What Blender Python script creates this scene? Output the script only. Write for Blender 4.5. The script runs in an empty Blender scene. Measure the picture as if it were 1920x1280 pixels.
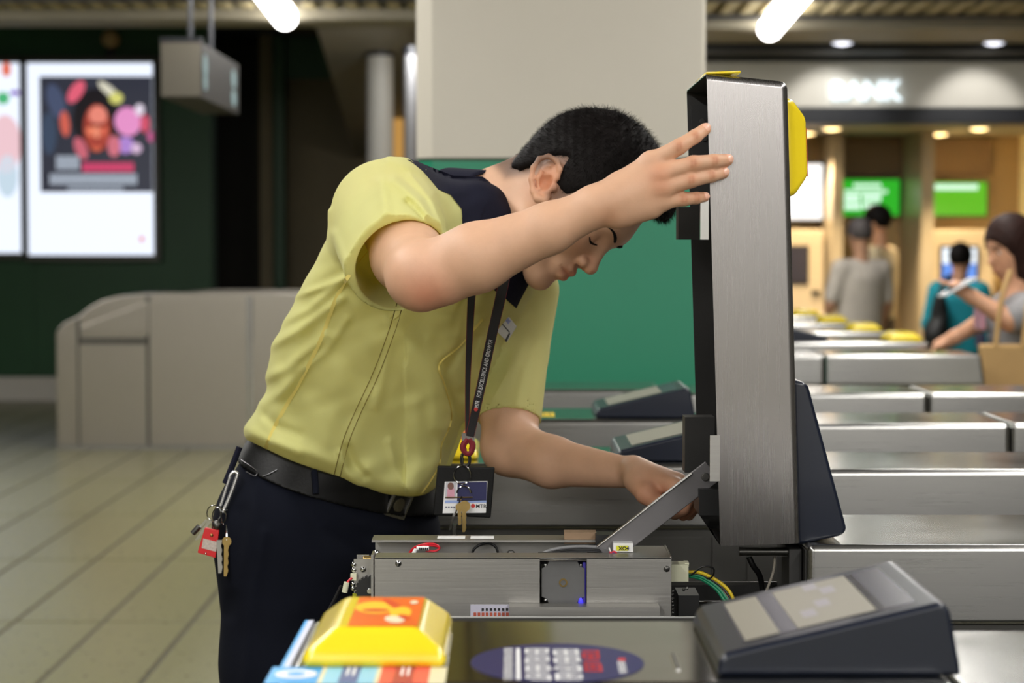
import bpy, bmesh, math, random
import numpy as np
from mathutils import Vector, Matrix, noise

scene = bpy.context.scene
COL = scene.collection
random.seed(7)
rng = np.random.default_rng(7)

# ---------------------------------------------------------------- camera, world, exposure
FPX = 4000.0                      # focal length in pixels of the 1920 px wide frame
CAMZ = 1.42
PITCH = math.atan(190.0 / FPX)
cam_data = bpy.data.cameras.new('camera')
cam = bpy.data.objects.new('camera', cam_data)
COL.objects.link(cam)
cam.location = (0, 0, CAMZ)
cam.rotation_euler = (math.pi / 2 - PITCH, 0, 0)
cam_data.sensor_width = 36.0
cam_data.lens = FPX / 1920.0 * 36.0
cam_data.clip_start = 0.05
cam_data.clip_end = 200
cam_data.dof.use_dof = True
cam_data.dof.focus_distance = 2.62
cam_data.dof.aperture_fstop = 6.0
scene.camera = cam

world = bpy.data.worlds.new('station_air')
scene.world = world
world.use_nodes = True
wbg = world.node_tree.nodes['Background']
wbg.inputs['Color'].default_value = (0.92, 0.95, 1.0, 1)
wbg.inputs['Strength'].default_value = 0.12

scene.view_settings.view_transform = 'Standard'
scene.view_settings.look = 'None'
scene.view_settings.gamma = 1.0
scene.view_settings.use_curve_mapping = False
scene.view_settings.exposure = -0.08
LAMP_POWER = 44.0                 # watts of one long ceiling lamp
REAR_LAMP_POWER = 130.0           # watts of the lamps over the hall behind the camera

# ---------------------------------------------------------------- helpers
CP, SP = math.cos(PITCH), math.sin(PITCH)

def P(x, y, Y):
    """the point of the station at depth Y that the photograph shows at pixel x, y"""
    rx = (x - 960.0) / FPX
    ry = (640.0 - y) / FPX
    t = Y / (CP + ry * SP)
    return Vector((rx * t, Y, CAMZ + (-SP + ry * CP) * t))

def proj(V):
    """numpy: world points to photograph pixels"""
    Xw, Yw, Zw = V[:, 0], V[:, 1], V[:, 2] - CAMZ
    d = Yw * CP - Zw * SP
    return 960 + FPX * Xw / d, 640 - FPX * (Yw * SP + Zw * CP) / d

def lin(r, g, b):
    def f(c):
        c /= 255.0
        return c / 12.92 if c <= 0.04045 else ((c + 0.055) / 1.055) ** 2.4
    return (f(r), f(g), f(b), 1.0)

MATS = {}

def mat(name, col, rough=0.5, metal=0.0, var=0.0, vscale=8.0, bump=0.0, bscale=60.0, stretch=None,
        emit=None, estr=0.0, sheen=0.0, coat=0.0, sss=0.0, tint=None, spec=None, rvar=0.0, col2=None, through=0.0, brush=None, aniso=0.8, across=None):
    """a node material: base colour with procedural variation, roughness variation and bump"""
    if name in MATS:
        return MATS[name]
    m = bpy.data.materials.new(name)
    m.use_nodes = True
    nt = m.node_tree
    N, L = nt.nodes, nt.links
    b = N['Principled BSDF']
    b.inputs['Base Color'].default_value = col
    b.inputs['Roughness'].default_value = rough
    b.inputs['Metallic'].default_value = metal
    if spec is not None:
        b.inputs['Specular IOR Level'].default_value = spec
    if sheen:
        b.inputs['Sheen Weight'].default_value = sheen
    if coat:
        b.inputs['Coat Weight'].default_value = coat
        b.inputs['Coat Roughness'].default_value = 0.08
    if sss:
        b.inputs['Subsurface Weight'].default_value = sss
        b.inputs['Subsurface Radius'].default_value = (0.012, 0.005, 0.003)
        b.inputs['Subsurface Scale'].default_value = 0.6
    if emit is not None:
        b.inputs['Emission Color'].default_value = emit
        b.inputs['Emission Strength'].default_value = estr
    tc = N.new('ShaderNodeTexCoord')
    mp = N.new('ShaderNodeMapping')
    L.new(tc.outputs['Object'], mp.inputs['Vector'])
    if stretch:
        mp.inputs['Scale'].default_value = stretch
    colsock = None
    if var or col2 or rvar:
        nz = N.new('ShaderNodeTexNoise')
        nz.inputs['Scale'].default_value = vscale
        nz.inputs['Detail'].default_value = 5
        nz.inputs['Roughness'].default_value = 0.6
        L.new(mp.outputs['Vector'], nz.inputs['Vector'])
        if var or col2:
            mx = N.new('ShaderNodeMix')
            mx.data_type = 'RGBA'
            c2 = col2 if col2 else tuple(min(1, c * (1 - var)) for c in col[:3]) + (1,)
            c1 = col if col2 else tuple(min(1, c * (1 + var)) for c in col[:3]) + (1,)
            mx.inputs['A'].default_value = c2
            mx.inputs['B'].default_value = c1
            rp = N.new('ShaderNodeMapRange')
            rp.inputs['From Min'].default_value = 0.3
            rp.inputs['From Max'].default_value = 0.7
            L.new(nz.outputs['Fac'], rp.inputs['Value'])
            L.new(rp.outputs['Result'], mx.inputs['Factor'])
            colsock = mx.outputs['Result']
        if rvar:
            rr = N.new('ShaderNodeMapRange')
            rr.inputs['From Min'].default_value = 0.3
            rr.inputs['From Max'].default_value = 0.7
            rr.inputs['To Min'].default_value = max(0.02, rough - rvar)
            rr.inputs['To Max'].default_value = min(1, rough + rvar)
            L.new(nz.outputs['Fac'], rr.inputs['Value'])
            L.new(rr.outputs['Result'], b.inputs['Roughness'])
    if tint:
        at = N.new('ShaderNodeVertexColor')
        at.layer_name = tint
        mu = N.new('ShaderNodeMix')
        mu.data_type = 'RGBA'
        mu.blend_type = 'MULTIPLY'
        mu.inputs['Factor'].default_value = 1.0
        if colsock:
            L.new(colsock, mu.inputs['A'])
        else:
            mu.inputs['A'].default_value = col
        L.new(at.outputs['Color'], mu.inputs['B'])
        colsock = mu.outputs['Result']
    if colsock:
        L.new(colsock, b.inputs['Base Color'])
    if bump:
        bn = N.new('ShaderNodeTexNoise')
        bn.inputs['Scale'].default_value = bscale
        bn.inputs['Detail'].default_value = 4
        L.new(mp.outputs['Vector'], bn.inputs['Vector'])
        bp = N.new('ShaderNodeBump')
        bp.inputs['Strength'].default_value = bump
        bp.inputs['Distance'].default_value = 0.002
        L.new(bn.outputs['Fac'], bp.inputs['Height'])
        L.new(bp.outputs['Normal'], b.inputs['Normal'])
    if brush:
        cr = N.new('ShaderNodeCombineXYZ')
        for i_ in range(3):
            cr.inputs[i_].default_value = brush[i_]
        L.new(cr.outputs['Vector'], b.inputs['Tangent'])
        b.inputs['Anisotropic'].default_value = aniso
    if across:
        ge = N.new('ShaderNodeNewGeometry')
        cr = N.new('ShaderNodeVectorMath')
        cr.operation = 'CROSS_PRODUCT'
        cr.inputs[1].default_value = across
        L.new(ge.outputs['Normal'], cr.inputs[0])
        L.new(cr.outputs['Vector'], b.inputs['Tangent'])
        b.inputs['Anisotropic'].default_value = aniso
    if through:
        tl = N.new('ShaderNodeBsdfTranslucent')
        tl.inputs['Color'].default_value = (col[0], col[1] * 0.9, col[2] * 0.5, 1)
        ms = N.new('ShaderNodeMixShader')
        ms.inputs['Fac'].default_value = through
        L.new(b.outputs['BSDF'], ms.inputs[1])
        L.new(tl.outputs['BSDF'], ms.inputs[2])
        L.new(ms.outputs['Shader'], N['Material Output'].inputs['Surface'])
    MATS[name] = m
    return m

ROOTM = {}

def tag(o, label=None, cat=None, group=None, kind=None):
    if label: o['label'] = label
    if cat: o['category'] = cat
    if group: o['group'] = group
    if kind: o['kind'] = kind
    return o

def thing(name, label, cat, loc=(0, 0, 0), rotz=0.0, group=None):
    o = bpy.data.objects.new(name, None)
    o.empty_display_size = 0.1
    COL.objects.link(o)
    o.location = loc
    o.rotation_euler = (0, 0, rotz)
    ROOTM[o.name] = Matrix.Translation(Vector(loc)) @ Matrix.Rotation(rotz, 4, 'Z')
    return tag(o, label, cat, group)

def copy_tree(o, parent=None):
    c = o.copy()
    COL.objects.link(c)
    if parent is not None:
        c.parent = parent
    for ch in list(o.children):
        copy_tree(ch, c)
    return c

def link(name, me, material, parent=None, world=False):
    """links a mesh as one object; parts carry identity transforms under their thing"""
    o = bpy.data.objects.new(name, me)
    COL.objects.link(o)
    if material is not None:
        for mm in (material if isinstance(material, (list, tuple)) else [material]):
            me.materials.append(mm)
    if parent is not None:
        o.parent = parent
        root = parent
        while root.parent is not None:
            root = root.parent
        if root.name in ROOTM:
            M = ROOTM[root.name]
            if world:
                me.transform(M.inverted())
    return o

def finish_bm(bm, name, bevel=0.0, seg=2, smooth=True, angle=38):
    if bevel > 0:
        es = [e for e in bm.edges if len(e.link_faces) == 2 and e.calc_face_angle(0) > math.radians(30)]
        bmesh.ops.bevel(bm, geom=es, offset=bevel, segments=seg, affect='EDGES', profile=0.5, clamp_overlap=True)
    if smooth:
        for f in bm.faces:
            f.smooth = True
        for e in bm.edges:
            if len(e.link_faces) == 2 and e.calc_face_angle(0) > math.radians(angle):
                e.smooth = False
    me = bpy.data.meshes.new(name)
    bm.to_mesh(me)
    bm.free()
    return me

class MB:
    """collects shapes and links them as ONE mesh object"""
    def __init__(self):
        self.bm = bmesh.new()
    def quad(self, pts):
        vs = [self.bm.verts.new(p) for p in pts]
        self.bm.faces.new(vs)
        return self
    def box(self, lo, hi, M=None):
        x0, y0, z0 = lo
        x1, y1, z1 = hi
        c = [(x0, y0, z0), (x1, y0, z0), (x1, y1, z0), (x0, y1, z0), (x0, y0, z1), (x1, y0, z1), (x1, y1, z1), (x0, y1, z1)]
        c = [Vector(p) for p in c]
        if M is not None:
            c = [M @ p for p in c]
        v = [self.bm.verts.new(p) for p in c]
        for f in ((0, 3, 2, 1), (4, 5, 6, 7), (0, 1, 5, 4), (1, 2, 6, 5), (2, 3, 7, 6), (3, 0, 4, 7)):
            self.bm.faces.new([v[i] for i in f])
        return self
    def prism(self, prof, axis, a, b, M=None):
        """extrudes a 2D profile along an axis: 'y' profile is (x,z), 'z' (x,y), 'x' (y,z)"""
        def mk(p, t):
            q = {'y': (p[0], t, p[1]), 'z': (p[0], p[1], t), 'x': (t, p[0], p[1])}[axis]
            q = Vector(q)
            return M @ q if M is not None else q
        n = len(prof)
        A = [self.bm.verts.new(mk(p, a)) for p in prof]
        B = [self.bm.verts.new(mk(p, b)) for p in prof]
        fs = [self.bm.faces.new(A), self.bm.faces.new(B[::-1])]
        for i in range(n):
            fs.append(self.bm.faces.new((A[(i + 1) % n], A[i], B[i], B[(i + 1) % n])))
        bmesh.ops.recalc_face_normals(self.bm, faces=fs)
        return self
    def tube(self, pts, r, n=10, caps=True, taper=None, closed=False):
        pts = [Vector(p) for p in pts]
        m = len(pts)
        rings = []
        up = None
        for i, p in enumerate(pts):
            if closed:
                d = pts[(i + 1) % m] - pts[i - 1]
            else:
                d = pts[min(i + 1, m - 1)] - pts[max(i - 1, 0)]
            d.normalize()
            if up is None:
                up = Vector((0, 0, 1)) if abs(d.z) < 0.9 else Vector((1, 0, 0))
            s = d.cross(up).normalized()
            up = s.cross(d).normalized()
            rr = r if taper is None else taper[i]
            rings.append([self.bm.verts.new(p + rr * (math.cos(2 * math.pi * k / n) * s + math.sin(2 * math.pi * k / n) * up)) for k in range(n)])
        fs = []
        for i in range(m if closed else m - 1):
            A, B = rings[i], rings[(i + 1) % m]
            for k in range(n):
                fs.append(self.bm.faces.new((A[k], A[(k + 1) % n], B[(k + 1) % n], B[k])))
        if caps and not closed:
            fs.append(self.bm.faces.new(rings[0]))
            fs.append(self.bm.faces.new(rings[-1][::-1]))
        bmesh.ops.recalc_face_normals(self.bm, faces=fs)
        return self
    def cyl(self, a, b, r, n=20, r2=None):
        return self.tube([a, b], r, n, True, [r, r if r2 is None else r2])
    def lathe(self, prof, c=(0, 0, 0), n=24, M=None):
        c = Vector(c)
        rings = []
        for (r, z) in prof:
            ring = []
            for k in range(n):
                q = Vector((r * math.cos(2 * math.pi * k / n), r * math.sin(2 * math.pi * k / n), z))
                q = (M @ q if M is not None else q) + c
                ring.append(self.bm.verts.new(q))
            rings.append(ring)
        fs = []
        for A, B in zip(rings, rings[1:]):
            for k in range(n):
                fs.append(self.bm.faces.new((A[k], A[(k + 1) % n], B[(k + 1) % n], B[k])))
        fs.append(self.bm.faces.new(rings[0][::-1]))
        fs.append(self.bm.faces.new(rings[-1]))
        bmesh.ops.recalc_face_normals(self.bm, faces=fs)
        return self
    def disc(self, c, a, b, n=28):
        c, a, b = Vector(c), Vector(a), Vector(b)
        self.bm.faces.new([self.bm.verts.new(c + a * math.cos(2 * math.pi * k / n) + b * math.sin(2 * math.pi * k / n)) for k in range(n)])
        return self
    def sphere(self, c, r, n=16, M=None):
        mm = Matrix.Translation(Vector(c)) @ (M if M is not None else Matrix.Identity(4))
        bmesh.ops.create_uvsphere(self.bm, u_segments=n, v_segments=max(6, n // 2), radius=r, matrix=mm)
        return self
    def build(self, name, material, parent=None, world=False, bevel=0.0, seg=2, smooth=True, angle=38):
        o = link(name, finish_bm(self.bm, name, bevel, seg, smooth, angle), material, parent, world)
        if bevel > 0 and smooth:
            wn = o.modifiers.new('flat_faces', 'WEIGHTED_NORMAL')
            wn.weight = 100
            wn.keep_sharp = True
        return o

def struct(name, mb, material, bevel=0.0, smooth=False):
    return tag(mb.build(name, material, None, bevel=bevel, smooth=smooth), kind='structure')

def spline(pts, n=8):
    """Catmull-Rom through the points"""
    pts = [Vector(p) for p in pts]
    out = []
    for i in range(len(pts) - 1):
        p0, p1, p2, p3 = pts[max(i - 1, 0)], pts[i], pts[i + 1], pts[min(i + 2, len(pts) - 1)]
        for k in range(n):
            t = k / n
            out.append(0.5 * ((2 * p1) + (p2 - p0) * t + (2 * p0 - 5 * p1 + 4 * p2 - p3) * t * t + (3 * p1 - p0 - 3 * p2 + p3) * t ** 3))
    out.append(pts[-1])
    return out

def ribbon(centres, sides, th=0.0008):
    """a flat strip: centre points with half-width vectors, given a thickness"""
    mb = MB()
    rows = []
    m = len(centres)
    for i, (c, s) in enumerate(zip(centres, sides)):
        d = (centres[min(i + 1, m - 1)] - centres[max(i - 1, 0)]).normalized()
        nrm = d.cross(s).normalized() * th
        rows.append([mb.bm.verts.new(q) for q in (c - s, c + s, c + s + nrm, c - s + nrm)])
    fs = []
    for A, B in zip(rows, rows[1:]):
        for k in range(4):
            fs.append(mb.bm.faces.new((A[k], A[(k + 1) % 4], B[(k + 1) % 4], B[k])))
    fs.append(mb.bm.faces.new(rows[0][::-1]))
    fs.append(mb.bm.faces.new(rows[-1]))
    bmesh.ops.recalc_face_normals(mb.bm, faces=fs)
    return mb

def text_mesh(txt, size, M, th=0.0, bold=0.0, spacing=1.0):
    cu = bpy.data.curves.new('lettering', 'FONT')
    cu.body = txt
    cu.size = size
    cu.extrude = th
    cu.offset = bold
    cu.space_character = spacing
    cu.align_x = 'LEFT'
    cu.resolution_u = 3
    o = bpy.data.objects.new('lettering', cu)
    COL.objects.link(o)
    bpy.context.view_layer.update()
    dg = bpy.context.evaluated_depsgraph_get()
    me = bpy.data.meshes.new_from_object(o.evaluated_get(dg))
    bpy.data.objects.remove(o)
    bpy.data.curves.remove(cu)
    me.materials.clear()
    me.transform(M)
    me.name = 'lettering'
    return me

# ---------------------------------------------------------------- implicit surfaces (for bodies, cloth, hair)
def V3(p):
    return np.array([p[0], p[1], p[2]], dtype=np.float32)

def smin(a, b, k):
    if k <= 0:
        return np.minimum(a, b)
    h = np.clip(0.5 + 0.5 * (b - a) / k, 0, 1)
    return b * (1 - h) + a * h - k * h * (1 - h)

def smax(a, b, k):
    return -smin(-a, -b, k)

def rc(a, b, ra, rb):
    a, b = V3(a), V3(b)
    ba = b - a
    den = float(ba @ ba) + 1e-12
    def f(p):
        pa = p - a
        t = np.clip(pa @ ba / den, 0, 1)
        return np.sqrt(((pa - t[:, None] * ba) ** 2).sum(1)) - (ra + (rb - ra) * t)
    return f, (a + b) / 2, math.sqrt(den) / 2 + max(ra, rb)

def el(c, rad, B=None):
    c = V3(c)
    rad = np.array(rad, dtype=np.float32)
    B = np.eye(3, dtype=np.float32) if B is None else np.array(B, dtype=np.float32)
    def f(p):
        q = (p - c) @ B
        k0 = np.sqrt(((q / rad) ** 2).sum(1))
        k1 = np.sqrt(((q / rad ** 2) ** 2).sum(1)) + 1e-9
        return k0 * (k0 - 1) / k1
    return f, c, float(rad.max())

def erc(a, b, ra, rb, axis, s):
    """round cone widened along a direction: half width there is radius / s"""
    a, b = V3(a), V3(b)
    ax = V3(axis)
    ax = ax / np.linalg.norm(ax)
    ba = b - a
    ba = ba - (1 - s) * (ba @ ax) * ax
    den = float(ba @ ba) + 1e-12
    def f(p):
        pa = p - a
        pa = pa - (1 - s) * (pa @ ax)[:, None] * ax
        t = np.clip(pa @ ba / den, 0, 1)
        return np.sqrt(((pa - t[:, None] * ba) ** 2).sum(1)) - (ra + (rb - ra) * t)
    return f, (a + b) / 2, float(np.linalg.norm(b - a)) / 2 + max(ra, rb) / s

def chain(pts, rads, k=0.004):
    segs = [rc(pts[i], pts[i + 1], rads[i], rads[i + 1]) for i in range(len(pts) - 1)]
    A = np.array([V3(p) for p in pts])
    c = A.mean(0)
    R = float(np.sqrt(((A - c) ** 2).sum(1)).max()) + max(rads)
    def f(p):
        d = segs[0][0](p)
        for s in segs[1:]:
            d = smin(d, s[0](p), k)
        return d
    return f, c, R

class SDF:
    def __init__(self):
        self.ops = []
        self.post = None
    def add(self, prim, k=0.01):
        self.ops.append(('a', prim[0], prim[1], prim[2], k)); return self
    def sub(self, prim, k=0.004):
        self.ops.append(('s', prim[0], prim[1], prim[2], k)); return self
    def cut(self, fn, k=0.0):
        self.ops.append(('i', fn, None, None, k)); return self
    def __call__(self, p, sel=None):
        d = np.full(len(p), 1.0, dtype=np.float32)
        for i, (op, f, c, r, k) in enumerate(self.ops):
            if sel is not None and not sel[i]:
                continue
            if op == 'a':
                d = smin(d, f(p), k)
            elif op == 's':
                d = smax(d, -f(p), k)
            else:
                d = smax(d, f(p), k)
        if self.post is not None:
            d = self.post(p, d)
        return d
    def bounds(self):
        lo = np.min([c - r for (o, f, c, r, k) in self.ops if o == 'a'], axis=0)
        hi = np.max([c + r for (o, f, c, r, k) in self.ops if o == 'a'], axis=0)
        return lo - 0.02, hi + 0.02

def half(pt, nrm):
    """half space: keeps the side against the normal"""
    pt, n = V3(pt), V3(nrm)
    n = n / np.linalg.norm(n)
    return lambda p: (p - pt) @ n

OFFS = np.array([(i, j, k) for i in (0, 1) for j in (0, 1) for k in (0, 1)])
EDG = [(a, b) for a in range(8) for b in range(a + 1, 8) if np.abs(OFFS[a] - OFFS[b]).sum() == 1]

def polygonise(sdf, h, n=26, margin=0.03):
    """naive surface nets over sparse blocks: vertices, quads"""
    lo, hi = sdf.bounds()
    nb = np.ceil((hi - lo) / (h * n)).astype(int)
    hd = h * n * math.sqrt(3) / 2
    S = nb * n + 4
    keys, poss, quads = [], [], []
    def key(I):
        return ((I[..., 0] + 1) * S[1] + (I[..., 1] + 1)) * S[2] + (I[..., 2] + 1)
    B = np.array([(i, j, k) for i in range(nb[0]) for j in range(nb[1]) for k in range(nb[2])])
    ctr = (lo + (B + 0.5) * h * n).astype(np.float32)
    d0 = sdf(ctr)
    B, ctr = B[np.abs(d0) < hd * 1.35 + 0.012], ctr[np.abs(d0) < hd * 1.35 + 0.012]
    ax = np.arange(n + 1)
    G = np.stack(np.meshgrid(ax, ax, ax, indexing='ij'), -1).reshape(-1, 3)
    for b, c in zip(B, ctr):
        sel = [o == 'i' or np.linalg.norm(c - pc) - pr < hd + margin for (o, f, pc, pr, k) in sdf.ops]
        if not any(s and o[0] == 'a' for s, o in zip(sel, sdf.ops)):
            continue
        I0 = b * n
        p = (lo + (I0 + G) * h).astype(np.float32)
        v = sdf(p, sel).reshape(n + 1, n + 1, n + 1)
        s = v < 0
        if s.all() or not s.any():
            continue
        cnt = sum(s[i:i + n, j:j + n, k:k + n].astype(np.int8) for i, j, k in OFFS)
        idx = np.argwhere((cnt > 0) & (cnt < 8))
        if len(idx) == 0:
            continue
        cv = np.stack([v[idx[:, 0] + i, idx[:, 1] + j, idx[:, 2] + k] for i, j, k in OFFS], 1)
        acc = np.zeros((len(idx), 3))
        num = np.zeros(len(idx))
        for a, e in EDG:
            va, vb = cv[:, a], cv[:, e]
            x = (va < 0) != (vb < 0)
            t = np.where(x, va / np.where(x, va - vb, 1), 0)
            acc += x[:, None] * (OFFS[a] + t[:, None] * (OFFS[e] - OFFS[a]))
            num += x
        keys.append(key(I0 + idx))
        poss.append(lo + (I0 + idx + acc / num[:, None]) * h)
        for d in range(3):
            u, w = [(1, 2), (2, 0), (0, 1)][d]
            sa = s[:n, :n, :n]
            sl = [slice(0, n)] * 3
            sl[d] = slice(1, n + 1)
            sb = s[tuple(sl)]
            E = np.argwhere(sa != sb)
            if len(E) == 0:
                continue
            ins = sa[E[:, 0], E[:, 1], E[:, 2]]
            g = I0 + E
            du, dw = np.zeros(3, int), np.zeros(3, int)
            du[u] = 1
            dw[w] = 1
            q = np.stack([key(g - du - dw), key(g - dw), key(g), key(g - du)], 1)
            q[~ins] = q[~ins][:, ::-1]
            quads.append(q)
    K = np.concatenate(keys)
    Pp = np.concatenate(poss)
    o = np.argsort(K)
    K, Pp = K[o], Pp[o]
    Q = np.concatenate(quads)
    ii = np.clip(np.searchsorted(K, Q), 0, len(K) - 1)
    ok = (K[ii] == Q).all(1)
    return Pp, ii[ok]

def np_mesh(name, V, Q, smooth=True):
    me = bpy.data.meshes.new(name)
    k = Q.shape[1]
    me.vertices.add(len(V))
    me.vertices.foreach_set('co', V.astype(np.float32).ravel())
    me.loops.add(Q.size)
    me.loops.foreach_set('vertex_index', Q.astype(np.int32).ravel())
    me.polygons.add(len(Q))
    me.polygons.foreach_set('loop_start', np.arange(0, Q.size, k, dtype=np.int32))
    me.polygons.foreach_set('loop_total', np.full(len(Q), k, dtype=np.int32))
    me.polygons.foreach_set('use_smooth', np.full(len(Q), smooth))
    me.update(calc_edges=True)
    me.validate()
    return me

def relax(V, Q, it=2, lam=0.5):
    """a little Laplacian smoothing, rid of the grid's stair steps"""
    E = np.concatenate([Q[:, [0, 1]], Q[:, [1, 2]], Q[:, [2, 3]], Q[:, [3, 0]]])
    for t in range(it * 2):
        acc = np.zeros_like(V)
        cnt = np.bincount(E.ravel(), minlength=len(V)).astype(float)
        for c in range(3):
            acc[:, c] = np.bincount(E[:, 0], V[E[:, 1], c], len(V)) + np.bincount(E[:, 1], V[E[:, 0], c], len(V))
        m = acc / np.maximum(cnt, 1)[:, None]
        V = V + (lam if t % 2 == 0 else -lam * 1.04) * (m - V)
    return V

def sdf_mesh(name, sdf, h, material, parent, it=1, tints=None):
    V, Q = polygonise(sdf, h)
    V = relax(V, Q, it)
    me = np_mesh(name, V, Q)
    if tints is not None:
        col = np.ones((len(V), 4), dtype=np.float32)
        for (c, r, rgb) in tints:
            if callable(c):
                w = c(V)
            else:
                d2 = ((V - V3(c)) ** 2).sum(1) / (r * r)
                w = np.exp(-d2)
            col[:, :3] *= 1 + w[:, None] * (np.array(rgb, dtype=np.float32) - 1)
        ca = me.color_attributes.new('tint', 'FLOAT_COLOR', 'POINT')
        ca.data.foreach_set('color', col.ravel())
    o = link(name, me, material, parent, world=True)
    return o, V, Q

def trace(px, py, sdf, y0=2.2, y1=3.4, off=0.0):
    """where the line of sight through a pixel first meets an implicit surface"""
    ys = np.linspace(y0, y1, 1200)
    a = P(px, py, 1.0)
    d = np.array([a.x, 1.0, a.z - CAMZ])
    pts = (ys[:, None] * d + np.array([0, 0, CAMZ])).astype(np.float32)
    v = sdf(pts)
    i = np.argmax(v < off)
    if not (v < off).any():
        i = int(np.argmin(v))
    return Vector(pts[i])
# ---------------------------------------------------------------- materials
STEEL = mat('brushed_steel', lin(172, 171, 168), 0.28, 1.0, var=0.02, vscale=1.0, bump=0.006, bscale=1.0, stretch=(5, 600, 600), rvar=0.01, across=(1, 0, 0), aniso=0.6)
STEEL_TOP = mat('worn_smooth_steel', lin(158, 158, 154), 0.15, 1.0, var=0.05, vscale=5, rvar=0.03, across=(1, 0, 0), aniso=0.3)
STEEL_DARK = mat('dull_dark_steel', lin(96, 95, 92), 0.42, 1.0, var=0.10, vscale=3, rvar=0.05)
STEEL_PLATE = mat('zinc_plate', lin(166, 164, 160), 0.42, 1.0, var=0.05, vscale=1.0, bump=0.03, bscale=1.0, stretch=(8, 400, 400), rvar=0.03)
BLACK_PAINT = mat('black_paint', lin(34, 33, 32), 0.55, 0.0, var=0.3, vscale=14)
BLACK_PLASTIC = mat('black_plastic', lin(22, 22, 23), 0.42, var=0.15, vscale=20)
CHROME = mat('chrome', lin(205, 205, 205), 0.14, 1.0, var=0.03, vscale=9)
ALUMINIUM = mat('bright_aluminium', lin(226, 226, 226), 0.42, 1.0, var=0.03, vscale=9)
BRASS = mat('dull_brass', lin(176, 150, 96), 0.34, 1.0, var=0.08, vscale=30)
YELLOW_PLASTIC = mat('yellow_plastic', lin(240, 212, 34), 0.26, var=0.03, vscale=5, coat=0.5)
NAVY_PLASTIC = mat('navy_plastic', lin(17, 24, 40), 0.33, var=0.12, vscale=10, coat=0.12)
LCD = mat('grey_display_glass', lin(138, 134, 122), 0.38, var=0.04, vscale=6, spec=0.3)
LCD_DARK = mat('dark_display_band', lin(54, 54, 68), 0.25, var=0.05, vscale=6, spec=0.4)
WHITE_PAINT = mat('white_paint', lin(226, 222, 212), 0.55, var=0.03, vscale=4)
WHITE_PRINT = mat('white_print', lin(236, 236, 236), 0.5, var=0.02, vscale=20)
RED_PRINT = mat('red_print', lin(196, 48, 44), 0.5, var=0.05, vscale=20)
BLACK_PRINT = mat('black_print', lin(24, 24, 28), 0.5, var=0.05, vscale=20)
FLOOR_TILE = mat('speckled_granite', lin(124, 121, 78), 0.30, var=0.12, vscale=26, rvar=0.04)
JOINT = mat('tile_joint', lin(74, 70, 58), 0.8, var=0.1, vscale=30)
FLOOR_MAT = mat('granite_floor', lin(110, 106, 76), 0.36, var=0.14, vscale=24, rvar=0.08)
GREEN_WALL = mat('dark_green_panel', lin(34, 82, 48), 0.42, var=0.10, vscale=1.2)
PILLAR_WHITE = mat('cream_vitreous_panel', lin(214, 208, 194), 0.45, var=0.025, vscale=2.0)
PILLAR_GREEN = mat('teal_vitreous_panel', lin(34, 138, 104), 0.40, var=0.04, vscale=2.5)
CEIL_DARK = mat('dark_ceiling_void', lin(64, 60, 52), 0.8, var=0.2, vscale=5)
SLAT = mat('tan_ceiling_slat', lin(186, 172, 132), 0.6, var=0.1, vscale=4)
SOFFIT = mat('grey_soffit', lin(150, 144, 128), 0.6, var=0.06, vscale=3)
DARK_BROWN = mat('dark_brown_panel', lin(52, 46, 36), 0.6, var=0.15, vscale=2)
OLIVE = mat('olive_panel', lin(124, 113, 86), 0.6, var=0.1, vscale=2)
CHARCOAL = mat('charcoal_trim', lin(40, 42, 48), 0.5, var=0.1, vscale=3)
BEIGE = mat('beige_wall', lin(206, 178, 128), 0.5, var=0.05, vscale=2)
BROWN_WALL = mat('brown_wall', lin(140, 116, 84), 0.5, var=0.06, vscale=2)
LAMP_GLOW = mat('lamp_glow', lin(255, 255, 255), 0.4, emit=(1, 0.97, 0.92, 1), estr=11.0, var=0.01, vscale=3)
WARM_GLOW = mat('warm_lamp_glow', lin(255, 230, 180), 0.4, emit=(1, 0.72, 0.32, 1), estr=6.0, var=0.01, vscale=3)
COOL_GLOW = mat('cool_lamp_glow', lin(255, 255, 255), 0.4, emit=(0.85, 0.87, 1, 1), estr=3.0, var=0.01, vscale=3)

def glow(name, rgb, s=1.0):
    c = lin(*rgb)
    return mat(name, (0.02, 0.02, 0.02, 1), 0.3, emit=c, estr=s, var=0.01, vscale=4)

# ---------------------------------------------------------------- floor
fl = struct('floor', MB().box((-9, -8, -0.2), (9, 24, 0)), FLOOR_MAT)
bed = MB().quad([(-5.16, 6.3, 0.001), (-0.19, 6.3, 0.001), (-0.19, 18.74, 0.001), (-5.16, 18.74, 0.001)]).build('joint_bed', JOINT, fl, smooth=False)
tile_me = None
for c in range(15):
    for r in range(8):
        x0, y0 = -1.85 + (c - 10) * 0.33, 6.32 + r * 1.55
        if tile_me is None:
            mb = MB()
            a, b, e = 0.008, 0.33 - 0.008, 0.002
            A = [mb.bm.verts.new(p) for p in ((a, 0.01, 0.0012), (b, 0.01, 0.0012), (b, 1.54, 0.0012), (a, 1.54, 0.0012))]
            T = [mb.bm.verts.new(p) for p in ((a + e, 0.01 + e, 0.004), (b - e, 0.01 + e, 0.004), (b - e, 1.54 - e, 0.004), (a + e, 1.54 - e, 0.004))]
            mb.bm.faces.new(T)
            for i in range(4):
                mb.bm.faces.new((A[i], A[(i + 1) % 4], T[(i + 1) % 4], T[i]))
            t = mb.build('tile', FLOOR_TILE, fl, smooth=False)
            tile_me = t.data
        else:
            t = bpy.data.objects.new('tile', tile_me)
            COL.objects.link(t)
            t.parent = fl
        t.location = (x0, y0, 0)

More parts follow.
